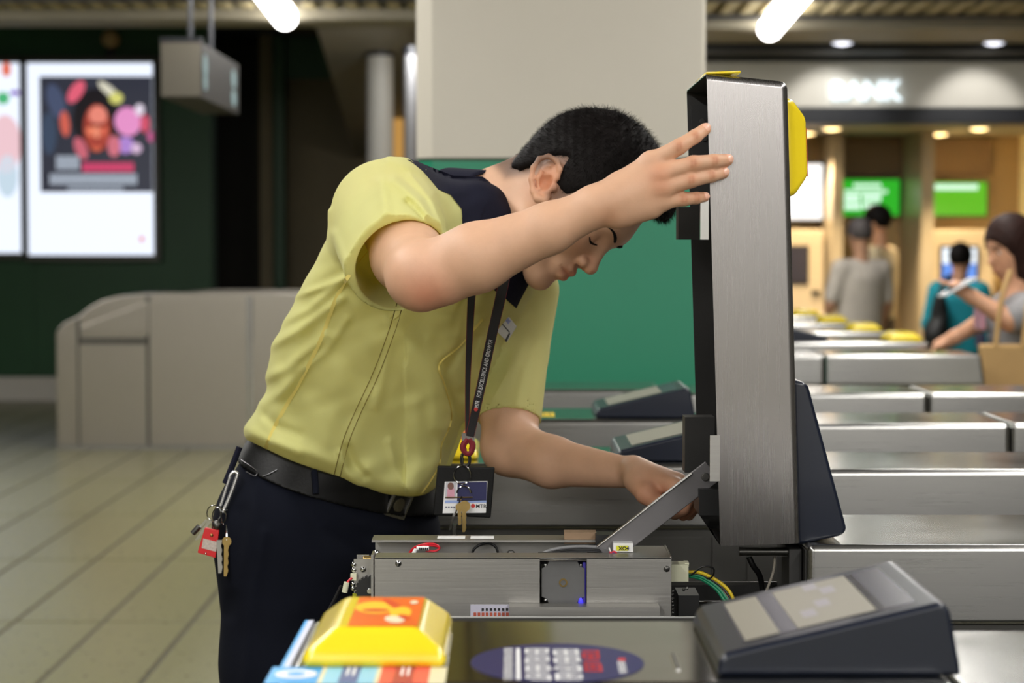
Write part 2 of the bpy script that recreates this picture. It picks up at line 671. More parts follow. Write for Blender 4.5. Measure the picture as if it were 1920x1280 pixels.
# ---------------------------------------------------------------- walls, pillar, ceiling
gw = struct('wall_left', MB().box((-9, 18.9, 0), (-2.65, 19.2, 3.4)), GREEN_WALL)
for i in range(4):
    MB().box((-2.66 - 1.56 * (i + 1) + 0.006, 18.885, 0.22), (-2.66 - 1.56 * i - 0.006, 18.899, 3.38)).build('wall_panel', GREEN_WALL, gw, bevel=0.004)
struct('baseboard_left', MB().box((-9, 18.84, 0), (-2.65, 18.883, 0.21)), WHITE_PAINT, bevel=0.006)
struct('wall_corridor', MB().box((-3.6, 21.0, 0), (-2.05, 21.2, 3.4)), DARK_BROWN)
struct('trim_1', MB().box((-2.50, 20.7, 0), (-2.38, 20.98, 3.3)), DARK_BROWN, bevel=0.01)
struct('trim_2', MB().box((-2.31, 19.6, 0), (-2.20, 19.8, 3.3)), OLIVE, bevel=0.01)
struct('trim_3', MB().box((-2.195, 19.7, 0), (-2.10, 19.9, 3.3)), GREEN_WALL, bevel=0.01)
struct('wall_back', MB().box((-2.1, 20.0, 0), (1.2, 20.2, 3.4)), OLIVE)
struct('trim_4', MB().box((-2.1, 19.85, 2.92), (-1.2, 19.99, 3.3)), GREEN_WALL, bevel=0.01)
struct('trim_5', MB().prism([(14.6, 3.35), (14.6, 3.0), (16.0, 2.98), (19.8, 2.2), (19.8, 3.35)], 'x', -1.45, -0.2), SOFFIT)

PX0, PX1, PY0, PY1 = -0.263, 0.529, 5.85, 6.52
pil = MB()
ch = 0.045
prof = [(PX0 + ch, PY0), (PX1 - 0.01, PY0), (PX1, PY0 + 0.01), (PX1, PY1), (PX0, PY1), (PX0, PY0 + ch)]
col_w = struct('pillar', pil.prism(prof, 'z', 1.645, 2.95), PILLAR_WHITE)
MB().prism(prof, 'z', 0.0, 1.637).build('green_panel', PILLAR_GREEN, col_w, smooth=False)
MB().prism([(p[0] * 0.99 + 0.001, p[1] + 0.004) for p in prof], 'z', 1.630, 1.652).build('panel_joint', JOINT, col_w, smooth=False)

cl = struct('ceiling', MB().box((-9, -8, 2.95), (9, 13.5, 3.15)), CEIL_DARK)
MB().box((-9, 12.85, 2.74), (-0.3, 13.32, 2.97)).build('soffit_strip', SOFFIT, cl, bevel=0.01)
MB().box((0.6, 13.55, 2.755), (9, 14.55, 2.97)).build('soffit_strip', SOFFIT, cl, bevel=0.01)
MB().box((-0.3, 13.2, 2.73), (0.6, 13.8, 2.97)).build('soffit_strip', SOFFIT, cl, bevel=0.01)
MB().box((-9, 13.3, 3.4), (9, 24, 3.6)).build('upper_ceiling', CEIL_DARK, cl, smooth=False)
MB().box((0.6, 14.56, 2.70), (9, 15.3, 3.3)).build('recess_shade_block', BLACK_PAINT, cl, smooth=False)  # solid black block stands in for the shade above the fascia
sl = None
for i in range(64):
    x = -3.95 + i * 0.125
    y1 = 12.84 if x < -0.35 else 13.5
    key = 'a' if x < -0.35 else 'b'
    if sl is None or sl[0] != key:
        o = MB().box((-0.033, 10.6, 2.80), (0.033, y1, 2.90)).build('slat', SLAT, cl, smooth=False)
        sl = (key, o.data)
    else:
        o = bpy.data.objects.new('slat', sl[1])
        COL.objects.link(o)
        o.parent = cl
    o.location.x = x
for yb in (11.1, 12.2, 13.2):
    MB().box((-0.3 if yb > 12.9 else -4.0, yb - 0.05, 2.775), (4.1, yb + 0.05, 2.80)).build('cross_rail', CHARCOAL, cl, smooth=False)
struct('wall_far_left', MB().box((-9.2, -8, 0), (-9, 21.2, 3.4)), mat('hall_wall', lin(150, 146, 136), 0.6, var=0.06, vscale=1.5))
struct('wall_far_right', MB().box((9, -8, 0), (9.2, 21.2, 3.4)), MATS['hall_wall'])
struct('wall_rear', MB().box((-9, -8.2, 0), (9, -8, 3.1)), mat('rear_wall', lin(216, 214, 210), 0.6, var=0.06, vscale=1.5))

# ---------------------------------------------------------------- lamps of the hall
def long_lamp(x0, y0, x1, y1, label, power=LAMP_POWER):
    z = 2.76
    t = thing('ceiling_lamp', label, 'lamp', ((x0 + x1) / 2, (y0 + y1) / 2, z), 0, 'long ceiling lamps')
    a, b = Vector((x0, y0, z)), Vector((x1, y1, z))
    d = (b - a).normalized()
    pts, rad = [], []
    for k in range(7):
        q = math.pi / 2 * k / 6
        pts.append(a + d * 0.075 * (1 - math.cos(math.pi / 2 - q)) if k else a)
        rad.append(0.075 * math.sin(q) if k else 0.006)
    pts2 = [a] + [a + d * (0.075 - 0.075 * math.cos(q)) for q in (0.4, 0.8, 1.2, 1.57)]
    r2 = [0.01] + [0.075 * math.sin(q) for q in (0.4, 0.8, 1.2, 1.57)]
    pts3 = [b - d * (0.075 - 0.075 * math.cos(q)) for q in (1.57, 1.2, 0.8, 0.4)] + [b]
    r3 = [0.075 * math.sin(q) for q in (1.57, 1.2, 0.8, 0.4)] + [0.01]
    MB().tube(pts2 + pts3, 0.075, 14, True, r2 + r3).build('diffuser', LAMP_GLOW, t, world=True)
    MB().tube([a + d * 0.15 + Vector((0, 0, 0.10)), b - d * 0.15 + Vector((0, 0, 0.10))], 0.05, 8).build('housing', SOFFIT, t, world=True)
    for s in (0.15, 0.85):
        p = a.lerp(b, s)
        MB().cyl(p + Vector((0, 0, 0.06)), p + Vector((0, 0, 0.20)), 0.008, 8).build('hanger', CHARCOAL, t, world=True)
    la = bpy.data.lights.new('lamp_light', 'AREA')
    la.shape = 'RECTANGLE'
    la.size = 0.15
    la.size_y = (b - a).length
    la.energy = power
    la.color = (1.0, 0.98, 0.94)
    lo = bpy.data.objects.new('lamp_light', la)
    COL.objects.link(lo)
    lo.location = (0, 0, -0.09)
    lo.rotation_euler = (0, 0, math.atan2(-(x1 - x0), y1 - y0))
    lo.parent = t
long_lamp(-1.26, 9.6, -1.37, 13.0, 'long white ceiling lamp ending above the dark hanging sign')
long_lamp(1.48, 9.9, 1.64, 13.7, 'long white ceiling lamp ending above the raised steel lid')
long_lamp(-4.3, 8.0, -4.3, 12.4, 'added long lamp out of view, brightening the far curved gates', 70)  # added unseen lamp, lifts the far gates and the left floor
long_lamp(-5.0, -6.9, 5.0, -6.9, 'added long lamp out of view, brightening the rear wall', 105)  # added unseen lamp, brightens the wall that the lid reflects
for i, (y0, y1) in enumerate(((4.6, 8.4), (0.0, 3.8), (-4.6, -0.8))):
    long_lamp(-1.25, y0, -1.25, y1, 'long white ceiling lamp out of view above the %s' % ('pillar\'s left', 'man\'s back', 'camera\'s left')[i], (LAMP_POWER, LAMP_POWER, REAR_LAMP_POWER)[i])
    long_lamp(1.48, y0, 1.48, y1, 'long white ceiling lamp out of view above the %s' % ('pillar\'s right', 'opened gate', 'camera\'s right')[i], (LAMP_POWER, LAMP_POWER, REAR_LAMP_POWER)[i])

def downlight(name, x, y, z, r, glowmat, power, colr, label, group, spot=math.radians(110), aim=None):
    t = thing(name, label, 'downlight', (x, y, z), 0, group)
    MB().lathe([(r * 1.25, 0.0), (r * 1.25, -0.012), (r, -0.014), (r, 0.0)], n=20).build('ring', CHROME, t)
    MB().lathe([(r * 0.98, -0.010), (r * 0.6, -0.022), (0.004, -0.028)], n=20).build('bulb', glowmat, t)
    la = bpy.data.lights.new('spot_light', 'SPOT')
    la.energy = power
    la.color = colr
    la.spot_size = spot
    la.spot_blend = 0.6
    la.shadow_soft_size = 0.04
    lo = bpy.data.objects.new('spot_light', la)
    COL.objects.link(lo)
    lo.location = (0, 0, -0.06)
    if aim:
        lo.rotation_euler = Vector((aim[0], aim[1], aim[2])).to_track_quat('-Z', 'Y').to_euler()
    lo.parent = t
    return t

# ---------------------------------------------------------------- the bank on the right
fas = struct('trim_6', MB().box((0.8, 15.0, 2.35), (6.0, 15.28, 2.665)), WHITE_PAINT, bevel=0.01)
struct('trim_7', MB().box((0.8, 14.99, 2.235), (6.0, 15.3, 2.345)), CHARCOAL, bevel=0.008)
struct('wall_bank', MB().box((0.8, 17.0, 0), (6.2, 17.2, 2.6)), BEIGE)
struct('wall_bank_side', MB().box((4.05, 15.3, 0), (4.15, 16.99, 2.3)), mat('pale_cream_wall', lin(232, 220, 186), 0.5, var=0.04, vscale=2))
bc = struct('ceiling_bank', MB().box((0.8, 15.3, 2.24), (6.0, 17.0, 2.34)), SOFFIT)
MB().box((2.52, 16.94, 1.93), (3.10, 16.99, 2.22)).build('upper_panel', BROWN_WALL, bc, bevel=0.006)
MB().box((3.20, 16.94, 1.93), (3.80, 16.99, 2.22)).build('upper_panel', BROWN_WALL, bc, bevel=0.006)
BAYPOST = mat('pale_bay_post', lin(186, 172, 146), 0.35, var=0.04, vscale=3)
struct('trim_8', MB().box((2.43, 16.2, 0), (2.51, 16.98, 2.235)), BAYPOST, bevel=0.01)
struct('trim_9', MB().box((3.085, 16.1, 0), (3.18, 16.98, 2.235)), BAYPOST, bevel=0.01)
for i, (x, pl) in enumerate(((1.15, 'behind the pillar'), (2.22, 'nearest above the bank lettering'), (3.24, 'at the right end of the white fascia'), (4.3, 'beyond the right edge'))):
    downlight('ceiling_downlight', x, 14.42, 2.754, 0.07, COOL_GLOW, 15, (1, 0.97, 0.92), 'white downlight washing the bank fascia, %s' % pl, 'white downlights over the fascia', math.radians(72), (0, 0.62, -0.52))
for i, (px, py, Y, lb) in enumerate(((1512, 255, 16.2, 'half hidden by the raised lid\'s yellow reader'), (1560, 241, 15.5, 'above the first green screen'), (1761, 258, 16.3, 'above the second green screen'), (1836, 241, 15.5, 'nearest the cream wall'))):
    q = P(px, py, Y)
    downlight('warm_downlight', q.x, q.y, 2.238, 0.075, WARM_GLOW, 130, (1, 0.76, 0.46), 'warm downlight in the bank soffit %s' % lb, 'warm downlights of the bank')
ltr = tag(link('bank_lettering', text_mesh('BANK', 0.185, Matrix.Translation(P(1557, 187, 14.97)) @ Matrix.Rotation(math.pi / 2, 4, 'X'), 0.012, 0.006, 1.0),
               glow('letter_glow', (236, 250, 255), 1.6)), 'glowing white capital letters on the white bank fascia', 'sign')

def light_panel(name, x0, x1, z0, z1, Y, face, label, cat='screen', group=None, th=0.05):
    t = thing(name, label, cat, ((x0 + x1) / 2, Y, z0), 0, group)
    w, h = (x1 - x0) / 2, z1 - z0
    MB().box((-w, 0, 0), (w, th, h)).build('casing', CHARCOAL, t, bevel=0.006)
    MB().box((-w + 0.012, -0.004, 0.012), (w - 0.012, 0.002, h - 0.012)).build('lit_face', face, t, smooth=False)
    return t, w, h
def bars(t, rows, m, name='lettering', y=-0.006, n=6):
    mb = MB()
    for (x0, x1, z0, z1) in rows:
        k = max(1, int((x1 - x0) / 0.03))
        for i in range(k):
            a = x0 + (x1 - x0) * i / k
            mb.box((a, y, z0), (a + (x1 - x0) / k * 0.8, y + 0.002, z1))
    return mb.build(name, m, t, smooth=False)
TXT = glow('screen_text_glow', (225, 255, 235), 1.3)
t, w, h = light_panel('green_screen', 2.525, 3.07, 1.60, 1.91, 16.88, glow('green_glow', (40, 190, 34), 0.9), 'bright green lit screen with several lines of white text above the grey haired man')
bars(t, [(-0.10, 0.12, 0.235, 0.265), (-0.17, 0.17, 0.19, 0.215), (-0.17, -0.05, 0.12, 0.18), (-0.03, 0.12, 0.13, 0.18), (-0.17, -0.04, 0.06, 0.11), (-0.03, 0.11, 0.07, 0.115)], TXT)
t, w, h = light_panel('green_screen', 3.20, 3.76, 1.60, 1.89, 16.88, glow('lime_glow', (98, 200, 30), 0.9), 'lime green lit screen with one line of white text above the cash machine')
bars(t, [(-0.20, 0.20, 0.215, 0.26)], TXT)
light_panel('white_light_panel', 2.12, 2.42, 1.57, 2.02, 16.6, glow('white_panel_glow', (255, 250, 245), 1.6), 'glaring white light panel beside the yellow reader of the raised lid', 'light panel')

def cash_machine(x, Y, label, lit):
    t = thing('cash_machine', label, 'cash machine', (x, Y, 0))
    MB().prism([(0, 0), (0, 0.78), (0.16, 0.86), (0.20, 1.50), (0.45, 1.50), (0.45, 0)], 'x', -0.27, 0.27).build('cabinet', mat('atm_grey', lin(190, 176, 150), 0.5, var=0.04, vscale=3), t, bevel=0.012)
    MB().box((-0.15, 0.165, 1.08), (0.15, 0.185, 1.38)).build('screen_frame', CHARCOAL, t, bevel=0.004)
    if lit:
        MB().box((-0.13, 0.158, 1.10), (0.13, 0.166, 1.24)).build('screen', glow('blue_screen_glow', (96, 150, 240), 1.1), t, smooth=False)
        MB().box((-0.13, 0.158, 1.24), (0.13, 0.166, 1.36)).build('screen', glow('white_screen_glow', (240, 248, 255), 1.4), t, smooth=False)
    else:
        MB().box((-0.13, 0.158, 1.10), (0.13, 0.166, 1.36)).build('screen', LCD_DARK, t, smooth=False)
    MB().box((-0.14, 0.02, 0.80), (0.14, 0.10, 0.84)).build('keypad', CHARCOAL, t, bevel=0.005)
    MB().box((0.17, 0.15, 1.0), (0.24, 0.175, 1.03)).build('card_slot', BLACK_PLASTIC, t, bevel=0.003)
    MB().box((-0.2, -0.012, 0.2), (0.2, 0.002, 0.7)).build('service_door', STEEL, t, bevel=0.005)
    return t
cash_machine(2.14, 16.3, 'grey cash machine behind the raised lid, left of the grey haired man', False)
cash_machine(3.45, 16.3, 'beige cash machine with blue and white lit screen behind the child', True)
p = thing('wall_poster', 'pale cream poster with green and gold patches at the right picture edge', 'poster', (3.98, 15.55, 1.55))
MB().box((-0.02, -0.25, 0), (0.0, 1.15, 0.72)).build('sheet', mat('poster_cream', lin(238, 226, 190), 0.5, var=0.03, vscale=3), p, bevel=0.004)
MB().box((-0.026, 0.1, 0.42), (-0.0205, 0.6, 0.55)).build('green_patch', mat('poster_green', lin(170, 190, 120), 0.5, var=0.05, vscale=5), p, smooth=False)
MB().box((-0.026, -0.1, 0.08), (-0.0205, 0.5, 0.20)).build('gold_patch', mat('poster_gold', lin(220, 190, 110), 0.5, var=0.05, vscale=5), p, smooth=False)

# ---------------------------------------------------------------- left background: light boxes, sign, columns
def light_box(px0, py0, px1, py1, label, fr=0.05):
    a, b = P(px0, py0, 18.78), P(px1, py1, 18.78)
    t = thing('poster_light_box', label, 'poster', ((a.x + b.x) / 2, 18.80, b.z))
    w, h = (b.x - a.x) / 2, a.z - b.z
    mb = MB()
    for lo, hi in (((-w - 0.016, -0.06, -0.05), (w + fr, 0.08, 0.0)), ((-w - 0.016, -0.06, h), (w + fr, 0.08, h + 0.05)), ((-w - 0.016, -0.06, 0), (-w, 0.08, h)), ((w, -0.06, 0), (w + fr, 0.08, h))):
        mb.box(lo, hi)
    mb.build('frame', STEEL_DARK, t, bevel=0.008)
    MB().box((-w, -0.01, 0), (w, 0.07, h)).build('sheet', glow('poster_white_glow', (232, 240, 255), 1.25), t, smooth=False)
    return t, w, h
def blob(t, name, x, z, a, b, rgb, rot=0.0, s=1.0, y=-0.014, n=22):
    c, sn = math.cos(rot), math.sin(rot)
    mb = MB()
    mb.disc((x, y, z), (a * c, 0, a * sn), (b * sn, 0, -b * c), n)
    mb.build(name, glow('print_%d_%d_%d' % rgb, rgb, s), t, smooth=False)
t, w, h = light_box(50, 118, 290, 478, 'large lit poster of a glowing red face among pink flowers on dark ground')
def pp(px, py):                    # poster pixel to its own frame
    q = P(px, py, 18.79)
    return q.x - t.location.x, q.z - t.location.z
x0, z0 = pp(74, 143)
x1, z1 = pp(287, 360)
MB().box((x0, -0.013, z1), (x1, -0.009, z0)).build('picture', glow('poster_dark_glow', (52, 54, 66), 1.0), t, smooth=False)
for i_, (nm, px, py, rx, ry, rgb, rot) in enumerate((('cloud', 105, 190, 16, 34, (74, 84, 112), 0.3), ('cloud', 92, 250, 14, 40, (62, 76, 98), 0.0), ('hair', 180, 226, 44, 60, (30, 26, 30), 0.0), ('face', 182, 240, 25, 44, (176, 70, 56), 0.0), ('forehead', 184, 216, 17, 17, (240, 140, 122), 0.0), ('brow', 182, 234, 21, 3, (120, 46, 40), 0.0), ('cheek', 172, 246, 10, 9, (240, 130, 98), 0), ('cheek', 194, 246, 8, 9, (220, 104, 80), 0), ('nose', 182, 248, 5, 12, (244, 150, 120), 0), ('mouth', 182, 270, 9, 3, (140, 40, 44), 0), ('chin', 181, 278, 9, 6, (214, 100, 74), 0),
        ('petal', 143, 172, 12, 24, (232, 100, 124), -0.6), ('petal', 122, 232, 9, 24, (214, 100, 84), 0.1), ('petal', 152, 278, 11, 22, (206, 104, 120), 0.4), ('petal', 205, 170, 26, 8, (226, 222, 200), -0.7),
        ('petal', 218, 184, 13, 11, (220, 218, 120), 0), ('petal', 240, 228, 25, 27, (236, 150, 206), 0.3), ('petal', 262, 206, 9, 11, (236, 224, 240), 0), ('petal', 272, 232, 9, 17, (214, 84, 110), 0), ('petal', 236, 272, 16, 16, (178, 136, 214), 0), ('petal', 214, 274, 12, 20, (214, 116, 132), 0), ('petal', 256, 278, 10, 10, (220, 190, 220), 0), ('petal', 284, 256, 7, 10, (206, 96, 150), 0))):
    X, Z = pp(px, py)
    blob(t, nm, X, Z, rx / 4000 * 18.79, ry / 4000 * 18.79, rgb, rot, 1.0, -0.0140 - 0.0003 * i_)
def pbars(name, rows, m):
    mb = MB()
    for (a, b, c, d) in rows:
        k = max(1, int((c - a) / 7))
        for i in range(k):
            X0, Z0 = pp(a + (c - a) * i / k, b)
            X1, Z1 = pp(a + (c - a) * (i + 0.8) / k, d)
            mb.box((X0, -0.017, Z1), (X1, -0.0135, Z0))
    mb.build(name, m, t, smooth=False)
pbars('title', [(106, 292, 150, 318), (94, 326, 258, 346), (128, 350, 232, 357)], glow('title_glow', (176, 186, 200), 1.0))
pbars('title_band', [(155, 305, 252, 322)], glow('title_pink_glow', (226, 70, 116), 1.0))
X, Z = pp(266, 448)
blob(t, 'emblem', X, Z, 0.02, 0.025, (240, 60, 60))
t, w, h = light_box(-150, 118, 42, 474, 'lit pale pink and blue poster cut by the left picture edge', 0.016)
for nm, px, py, rx, ry, rgb in (('dot', 12, 130, 9, 14, (236, 120, 96)), ('dot', 6, 184, 12, 12, (84, 190, 130)), ('dot', 28, 174, 9, 5, (120, 60, 190)), ('wash', 10, 270, 30, 55, (246, 206, 214)), ('wash', 14, 330, 20, 40, (206, 226, 240))):
    X, Z = pp(px, py)
    blob(t, nm, X, Z, rx / 4000 * 18.79, ry / 4000 * 18.79, rgb)

a, b = P(300, 78, 10.0), P(378, 182, 10.0)
t = thing('hanging_sign', 'dark hanging box sign with pale grey end face beside the red face poster', 'sign', ((a.x + b.x) / 2, 10.0, b.z))
w, h = (b.x - a.x) / 2, a.z - b.z
MB().box((-w, 0.012, 0), (w, 1.35, h)).build('box', BLACK_PAINT, t, bevel=0.006)
MB().box((-w + 0.004, 0, 0.004), (w - 0.004, 0.014, h - 0.004)).build('end_face', mat('sign_grey', lin(112, 106, 94), 0.5, var=0.04, vscale=4), t, bevel=0.003)
MB().box((-w, 0.0, h), (w, 0.05, h + 0.02)).build('top_rail', CHARCOAL, t, smooth=False)
for yy in (0.3, 1.0):
    MB().cyl((0.0, yy, h), (0.0, yy, 2.80 - b.z), 0.012, 8).build('hanger', CHARCOAL, t)
SG = glow('sign_symbol_glow', (150, 176, 176), 0.9)
MB().disc((w + 0.002, 0.12, h * 0.6), (0, 0.07, 0), (0, 0, 0.055), 18).build('symbol', SG, t, smooth=False)
MB().disc((w + 0.002, 0.12, h * 0.3), (0, 0.06, 0), (0, 0, 0.04), 18).build('symbol', SG, t, smooth=False)
MB().disc((w + 0.002, 1.15, h * 0.66), (0, 0.09, 0), (0, 0, 0.05), 18).build('symbol', SG, t, smooth=False)
MB().disc((w + 0.002, 1.15, h * 0.28), (0, 0.09, 0), (0, 0, 0.045), 18).build('symbol', SG, t, smooth=False)

q = P(203, 72, 18.7)
t = thing('wall_fitting', 'small beige round fitting on the green wall above the lit poster', 'fitting', (q.x, 18.88, q.z))  # plain wall fitting, gives no light
MB().lathe([(0.03, 0), (0.075, 0.03), (0.07, 0.12), (0.03, 0.15)], n=18, M=Matrix.Rotation(math.pi / 2, 3, 'X')).build('body', mat('beige_plastic', lin(206, 178, 128), 0.5, var=0.04, vscale=6), t)
MB().cyl((0, -0.05, -0.06), (0, -0.05, -0.2), 0.03, 10).build('stem', CHARCOAL, t)

def column(px0, px1, Y, z0, z1, m, label):
    a, b = P(px0, 200, Y), P(px1, 200, Y)
    r = (b.x - a.x) / 2
    t = thing('column', label, 'column', ((a.x + b.x) / 2, Y + r, 0))
    MB().lathe([(r, z0), (r, z1)], n=24).build('shaft', m, t)
    MB().lathe([(r * 1.12, z1), (r * 1.12, z1 + 0.06)], n=24).build('cap', CHARCOAL, t)
    MB().lathe([(r * 1.1, 0.0), (r * 1.1, z0)], n=24).build('plinth', CHARCOAL, t)
    return t
downlight('added_column_light', -0.55, 15.3, 2.9, 0.07, COOL_GLOW, 26, (1, 0.98, 0.95), 'added white light hidden behind the cream pillar, brightening the pale column', None, math.radians(140), (-0.55, 0.35, -0.6))  # added hidden light that brightens the pale column
column(686, 736, 16.5, 0.08, 2.84, mat('pale_column', lin(214, 212, 206), 0.45, var=0.03, vscale=2), 'round pale column far behind the man\'s shoulder')
column(756, 779, 15.5, 0.08, 2.76, mat('grey_column', lin(160, 160, 164), 0.45, var=0.03, vscale=2), 'thin grey column close beside the cream pillar')
a, b = P(729, 212, 18.5), P(764, 300, 18.5)
t = thing('amber_panel', 'glowing amber panel far behind, left of the cream pillar', 'light panel', ((a.x + b.x) / 2, 18.5, 0))
MB().box((a.x - b.x, 0, 0), (0.12, 0.3, b.z)).build('stand', OLIVE, t, bevel=0.01)
MB().box(((a.x - b.x) / 2, 0, b.z), ((b.x - a.x) / 2, 0.05, a.z)).build('lit_face', glow('amber_glow', (190, 140, 66), 1.0), t, bevel=0.004)
for sx, zz in ((0.0, 2.55), (0.03, 2.42)):
    pass
# ---------------------------------------------------------------- ticket gates
GX, GW, GL = -0.2, 0.287, 1.68
ZT, ZR = 1.07, 0.965
LIDL = 0.555
STEEL_V = mat('brushed_steel_upright', lin(168, 165, 165), 0.27, 1.0, var=0.01, vscale=1.0, bump=0.002, bscale=1.0, stretch=(600, 600, 5), rvar=0.01, brush=(1, 0, 0), aniso=0.6)
STEEL_BACK = mat('brushed_steel_warm', lin(190, 184, 174), 0.34, 1.0, var=0.05, vscale=1.0, bump=0.03, bscale=1.0, stretch=(240, 240, 5), rvar=0.03, brush=(1, 0, 0), aniso=0.4)
ORANGE = mat('orange_print', lin(232, 104, 24), 0.35, var=0.1, vscale=22)
SUN = mat('sun_print', lin(246, 196, 40), 0.35, var=0.05, vscale=22)
FLAME = mat('flame_print', lin(214, 70, 24), 0.35, var=0.05, vscale=22)
PALE_PRINT = mat('cream_print', lin(222, 214, 180), 0.45, var=0.03, vscale=8)
BLUE_PRINT = mat('blue_print', lin(60, 160, 226), 0.4, var=0.04, vscale=8)
SKY_PRINT = mat('light_blue_print', lin(140, 200, 228), 0.4, var=0.04, vscale=8)
SLATE_PRINT = mat('slate_blue_print', lin(84, 104, 160), 0.4, var=0.04, vscale=8)
DEEPRED_PRINT = mat('deep_red_print', lin(172, 62, 74), 0.4, var=0.04, vscale=8)
CORAL_PRINT = mat('coral_print', lin(230, 92, 88), 0.4, var=0.04, vscale=8)
NAVY_PRINT = mat('navy_print', lin(34, 36, 84), 0.35, var=0.06, vscale=8)

def frustum(mb, x0, x1, y0, y1, z0, lip, h, ix, iy, M=None):
    a = [(x0, y0, z0), (x1, y0, z0), (x1, y1, z0), (x0, y1, z0)]
    b = [(p[0], p[1], z0 + lip) for p in a]
    c = [(x0 + ix, y0 + iy, z0 + h), (x1 - ix, y0 + iy, z0 + h), (x1 - ix, y1 - iy, z0 + h), (x0 + ix, y1 - iy, z0 + h)]
    R = [[mb.bm.verts.new(M @ Vector(p) if M is not None else p) for p in r] for r in (a, b, c)]
    fs = [mb.bm.faces.new(R[0][::-1]), mb.bm.faces.new(R[2])]
    for A, B in ((R[0], R[1]), (R[1], R[2])):
        for i in range(4):
            fs.append(mb.bm.faces.new((A[i], A[(i + 1) % 4], B[(i + 1) % 4], B[i])))
    bmesh.ops.recalc_face_normals(mb.bm, faces=fs)
    return mb

def reader(parent, z, mirror=False, M=None, world=False):
    x0, x1 = (0.028, 0.146) if not mirror else (GL - 0.146, GL - 0.028)
    r = frustum(MB(), x0, x1, 0.062, 0.248, z, 0.012, 0.031, 0.024, 0.016, M).build('card_reader', YELLOW_PLASTIC, parent, world, bevel=0.007, seg=4, angle=60)
    return r, x0, x1

def reader_sticker(r, x0, x1, z, M=None, world=False):
    mb = MB().box((x0 + 0.036, 0.082, z + 0.0311), (x1 - 0.024, 0.222, z + 0.0316), M)
    o = mb.build('reader_sticker', ORANGE, r, world, smooth=False)
    if M is None:
        zz = z + 0.0317
        for nm, m, fx, fy, a, b, rot in (('swirl', SUN, 0.30, 0.62, 0.30, 0.22, 0.1), ('crescent', FLAME, 0.32, 0.52, 0.20, 0.06, -0.15), ('crescent', FLAME, 0.56, 0.72, 0.08, 0.24, 0.3), ('swirl', SUN, 0.70, 0.42, 0.16, 0.22, 0), ('pale_spot', PALE_PRINT, 0.64, 0.20, 0.14, 0.12, 0.2), ('crescent', FLAME, 0.78, 0.28, 0.08, 0.09, 0.3), ('pale_spot', PALE_PRINT, 0.86, 0.80, 0.06, 0.06, 0)):  # all shapes are the sticker's printed colours
            w_, h_ = (x1 - x0 - 0.060), 0.140
            c_, s_ = math.cos(rot), math.sin(rot)
            zz += 0.00004
            MB().disc((x0 + 0.036 + fx * w_, 0.082 + fy * h_, zz), (a * w_ * c_, a * w_ * s_, 0), (-b * h_ * s_, b * h_ * c_, 0), 24).build(nm, m, r, world, smooth=False)

def display(parent, z, mirror=False, M=None, world=False, detail=True):
    pr = [(0.364, 0), (0.367, 0.014), (0.373, 0.019), (0.545, 0.060), (0.552, 0.054), (0.562, 0.0)]
    if mirror:
        pr = [(GL - p[0], p[1]) for p in pr]
    d = MB().prism([(p[0], z + p[1]) for p in pr], 'y', 0.03, 0.257, M).build('fare_display', NAVY_PLASTIC, parent, world, bevel=0.007, seg=4, angle=50)
    a, b = Vector((0.373, 0, 0.019)), Vector((0.545, 0, 0.060))
    u = (b - a).normalized()
    nn = Vector((-u.z, 0, u.x))
    def strip(name, m, s0, s1, y0, y1, lift):
        mb = MB()
        q = []
        for s, y in ((s0, y0), (s1, y0), (s1, y1), (s0, y1)):
            p = a + u * s + Vector((0, y, z)) + nn * lift
            if mirror:
                p = Vector((GL - p.x, p.y, p.z))
            q.append(M @ p if M is not None else p)
        mb.quad(q if not mirror else q[::-1])
        mb.build(name, m, d, world, smooth=False)
    strip('screen', LCD_DARK, 0.016, 0.160, 0.052, 0.235, 0.0004)
    if detail:
        strip('screen_window', LCD, 0.018, 0.047, 0.055, 0.232, 0.0008)
        strip('screen_window', LCD, 0.062, 0.128, 0.055, 0.232, 0.0008)
        strip('screen_edge', CHROME, 0.1285, 0.130, 0.055, 0.232, 0.001)
        strip('screen_edge', CHROME, 0.1325, 0.134, 0.055, 0.232, 0.001)
        for s0, y0 in ((0.072, 0.09), (0.088, 0.12), (0.10, 0.17), (0.088, 0.2)):
            strip('screen_figure', mat('lcd_figure', lin(150, 146, 152), 0.4, var=0.03, vscale=6), s0, s0 + 0.012, y0, y0 + 0.03, 0.001)
    else:
        strip('screen_window', LCD, 0.018, 0.128, 0.055, 0.232, 0.0008)
    return d

def cover_prof(x0, x1, z0, z1, sl0=0.014, sl1=0.0):
    return [(x0, z0), (x0 + sl0, z1), (x1 - sl1, z1), (x1, z0)]

def cover(t, name, x0, x1, z1, sl0, sl1, bev=0.010):
    o = MB().prism(cover_prof(x0, x1, ZR, z1, sl0, sl1), 'y', 0.0, GW).build(name, [STEEL, STEEL_TOP], t, bevel=bev, seg=4)
    for p_ in o.data.polygons:
        if p_.normal.z > 0.95:
            p_.material_index = 1
    return o

def gate_shell(t):
    """lower casing, panels and plinth of a gate"""
    MB().box((0.012, 0.010, 0.06), (GL - 0.012, GW - 0.010, ZR)).build('casing', STEEL_DARK, t, bevel=0.004)
    MB().box((0.02, 0.018, 0.0), (GL - 0.02, GW - 0.018, 0.062)).build('plinth', CHARCOAL, t, bevel=0.004)
    for x0, x1 in ((0.03, 0.50), (0.515, 0.555), (0.57, 1.10), (1.12, GL - 0.03)):
        MB().box((x0, 0.0065, 0.09), (x1, 0.0115, ZR - 0.012)).build('side_panel', STEEL_DARK, t, bevel=0.002)
        MB().box((x0, GW - 0.0115, 0.09), (x1, GW - 0.0065, ZR - 0.012)).build('side_panel', STEEL_DARK, t, bevel=0.002)

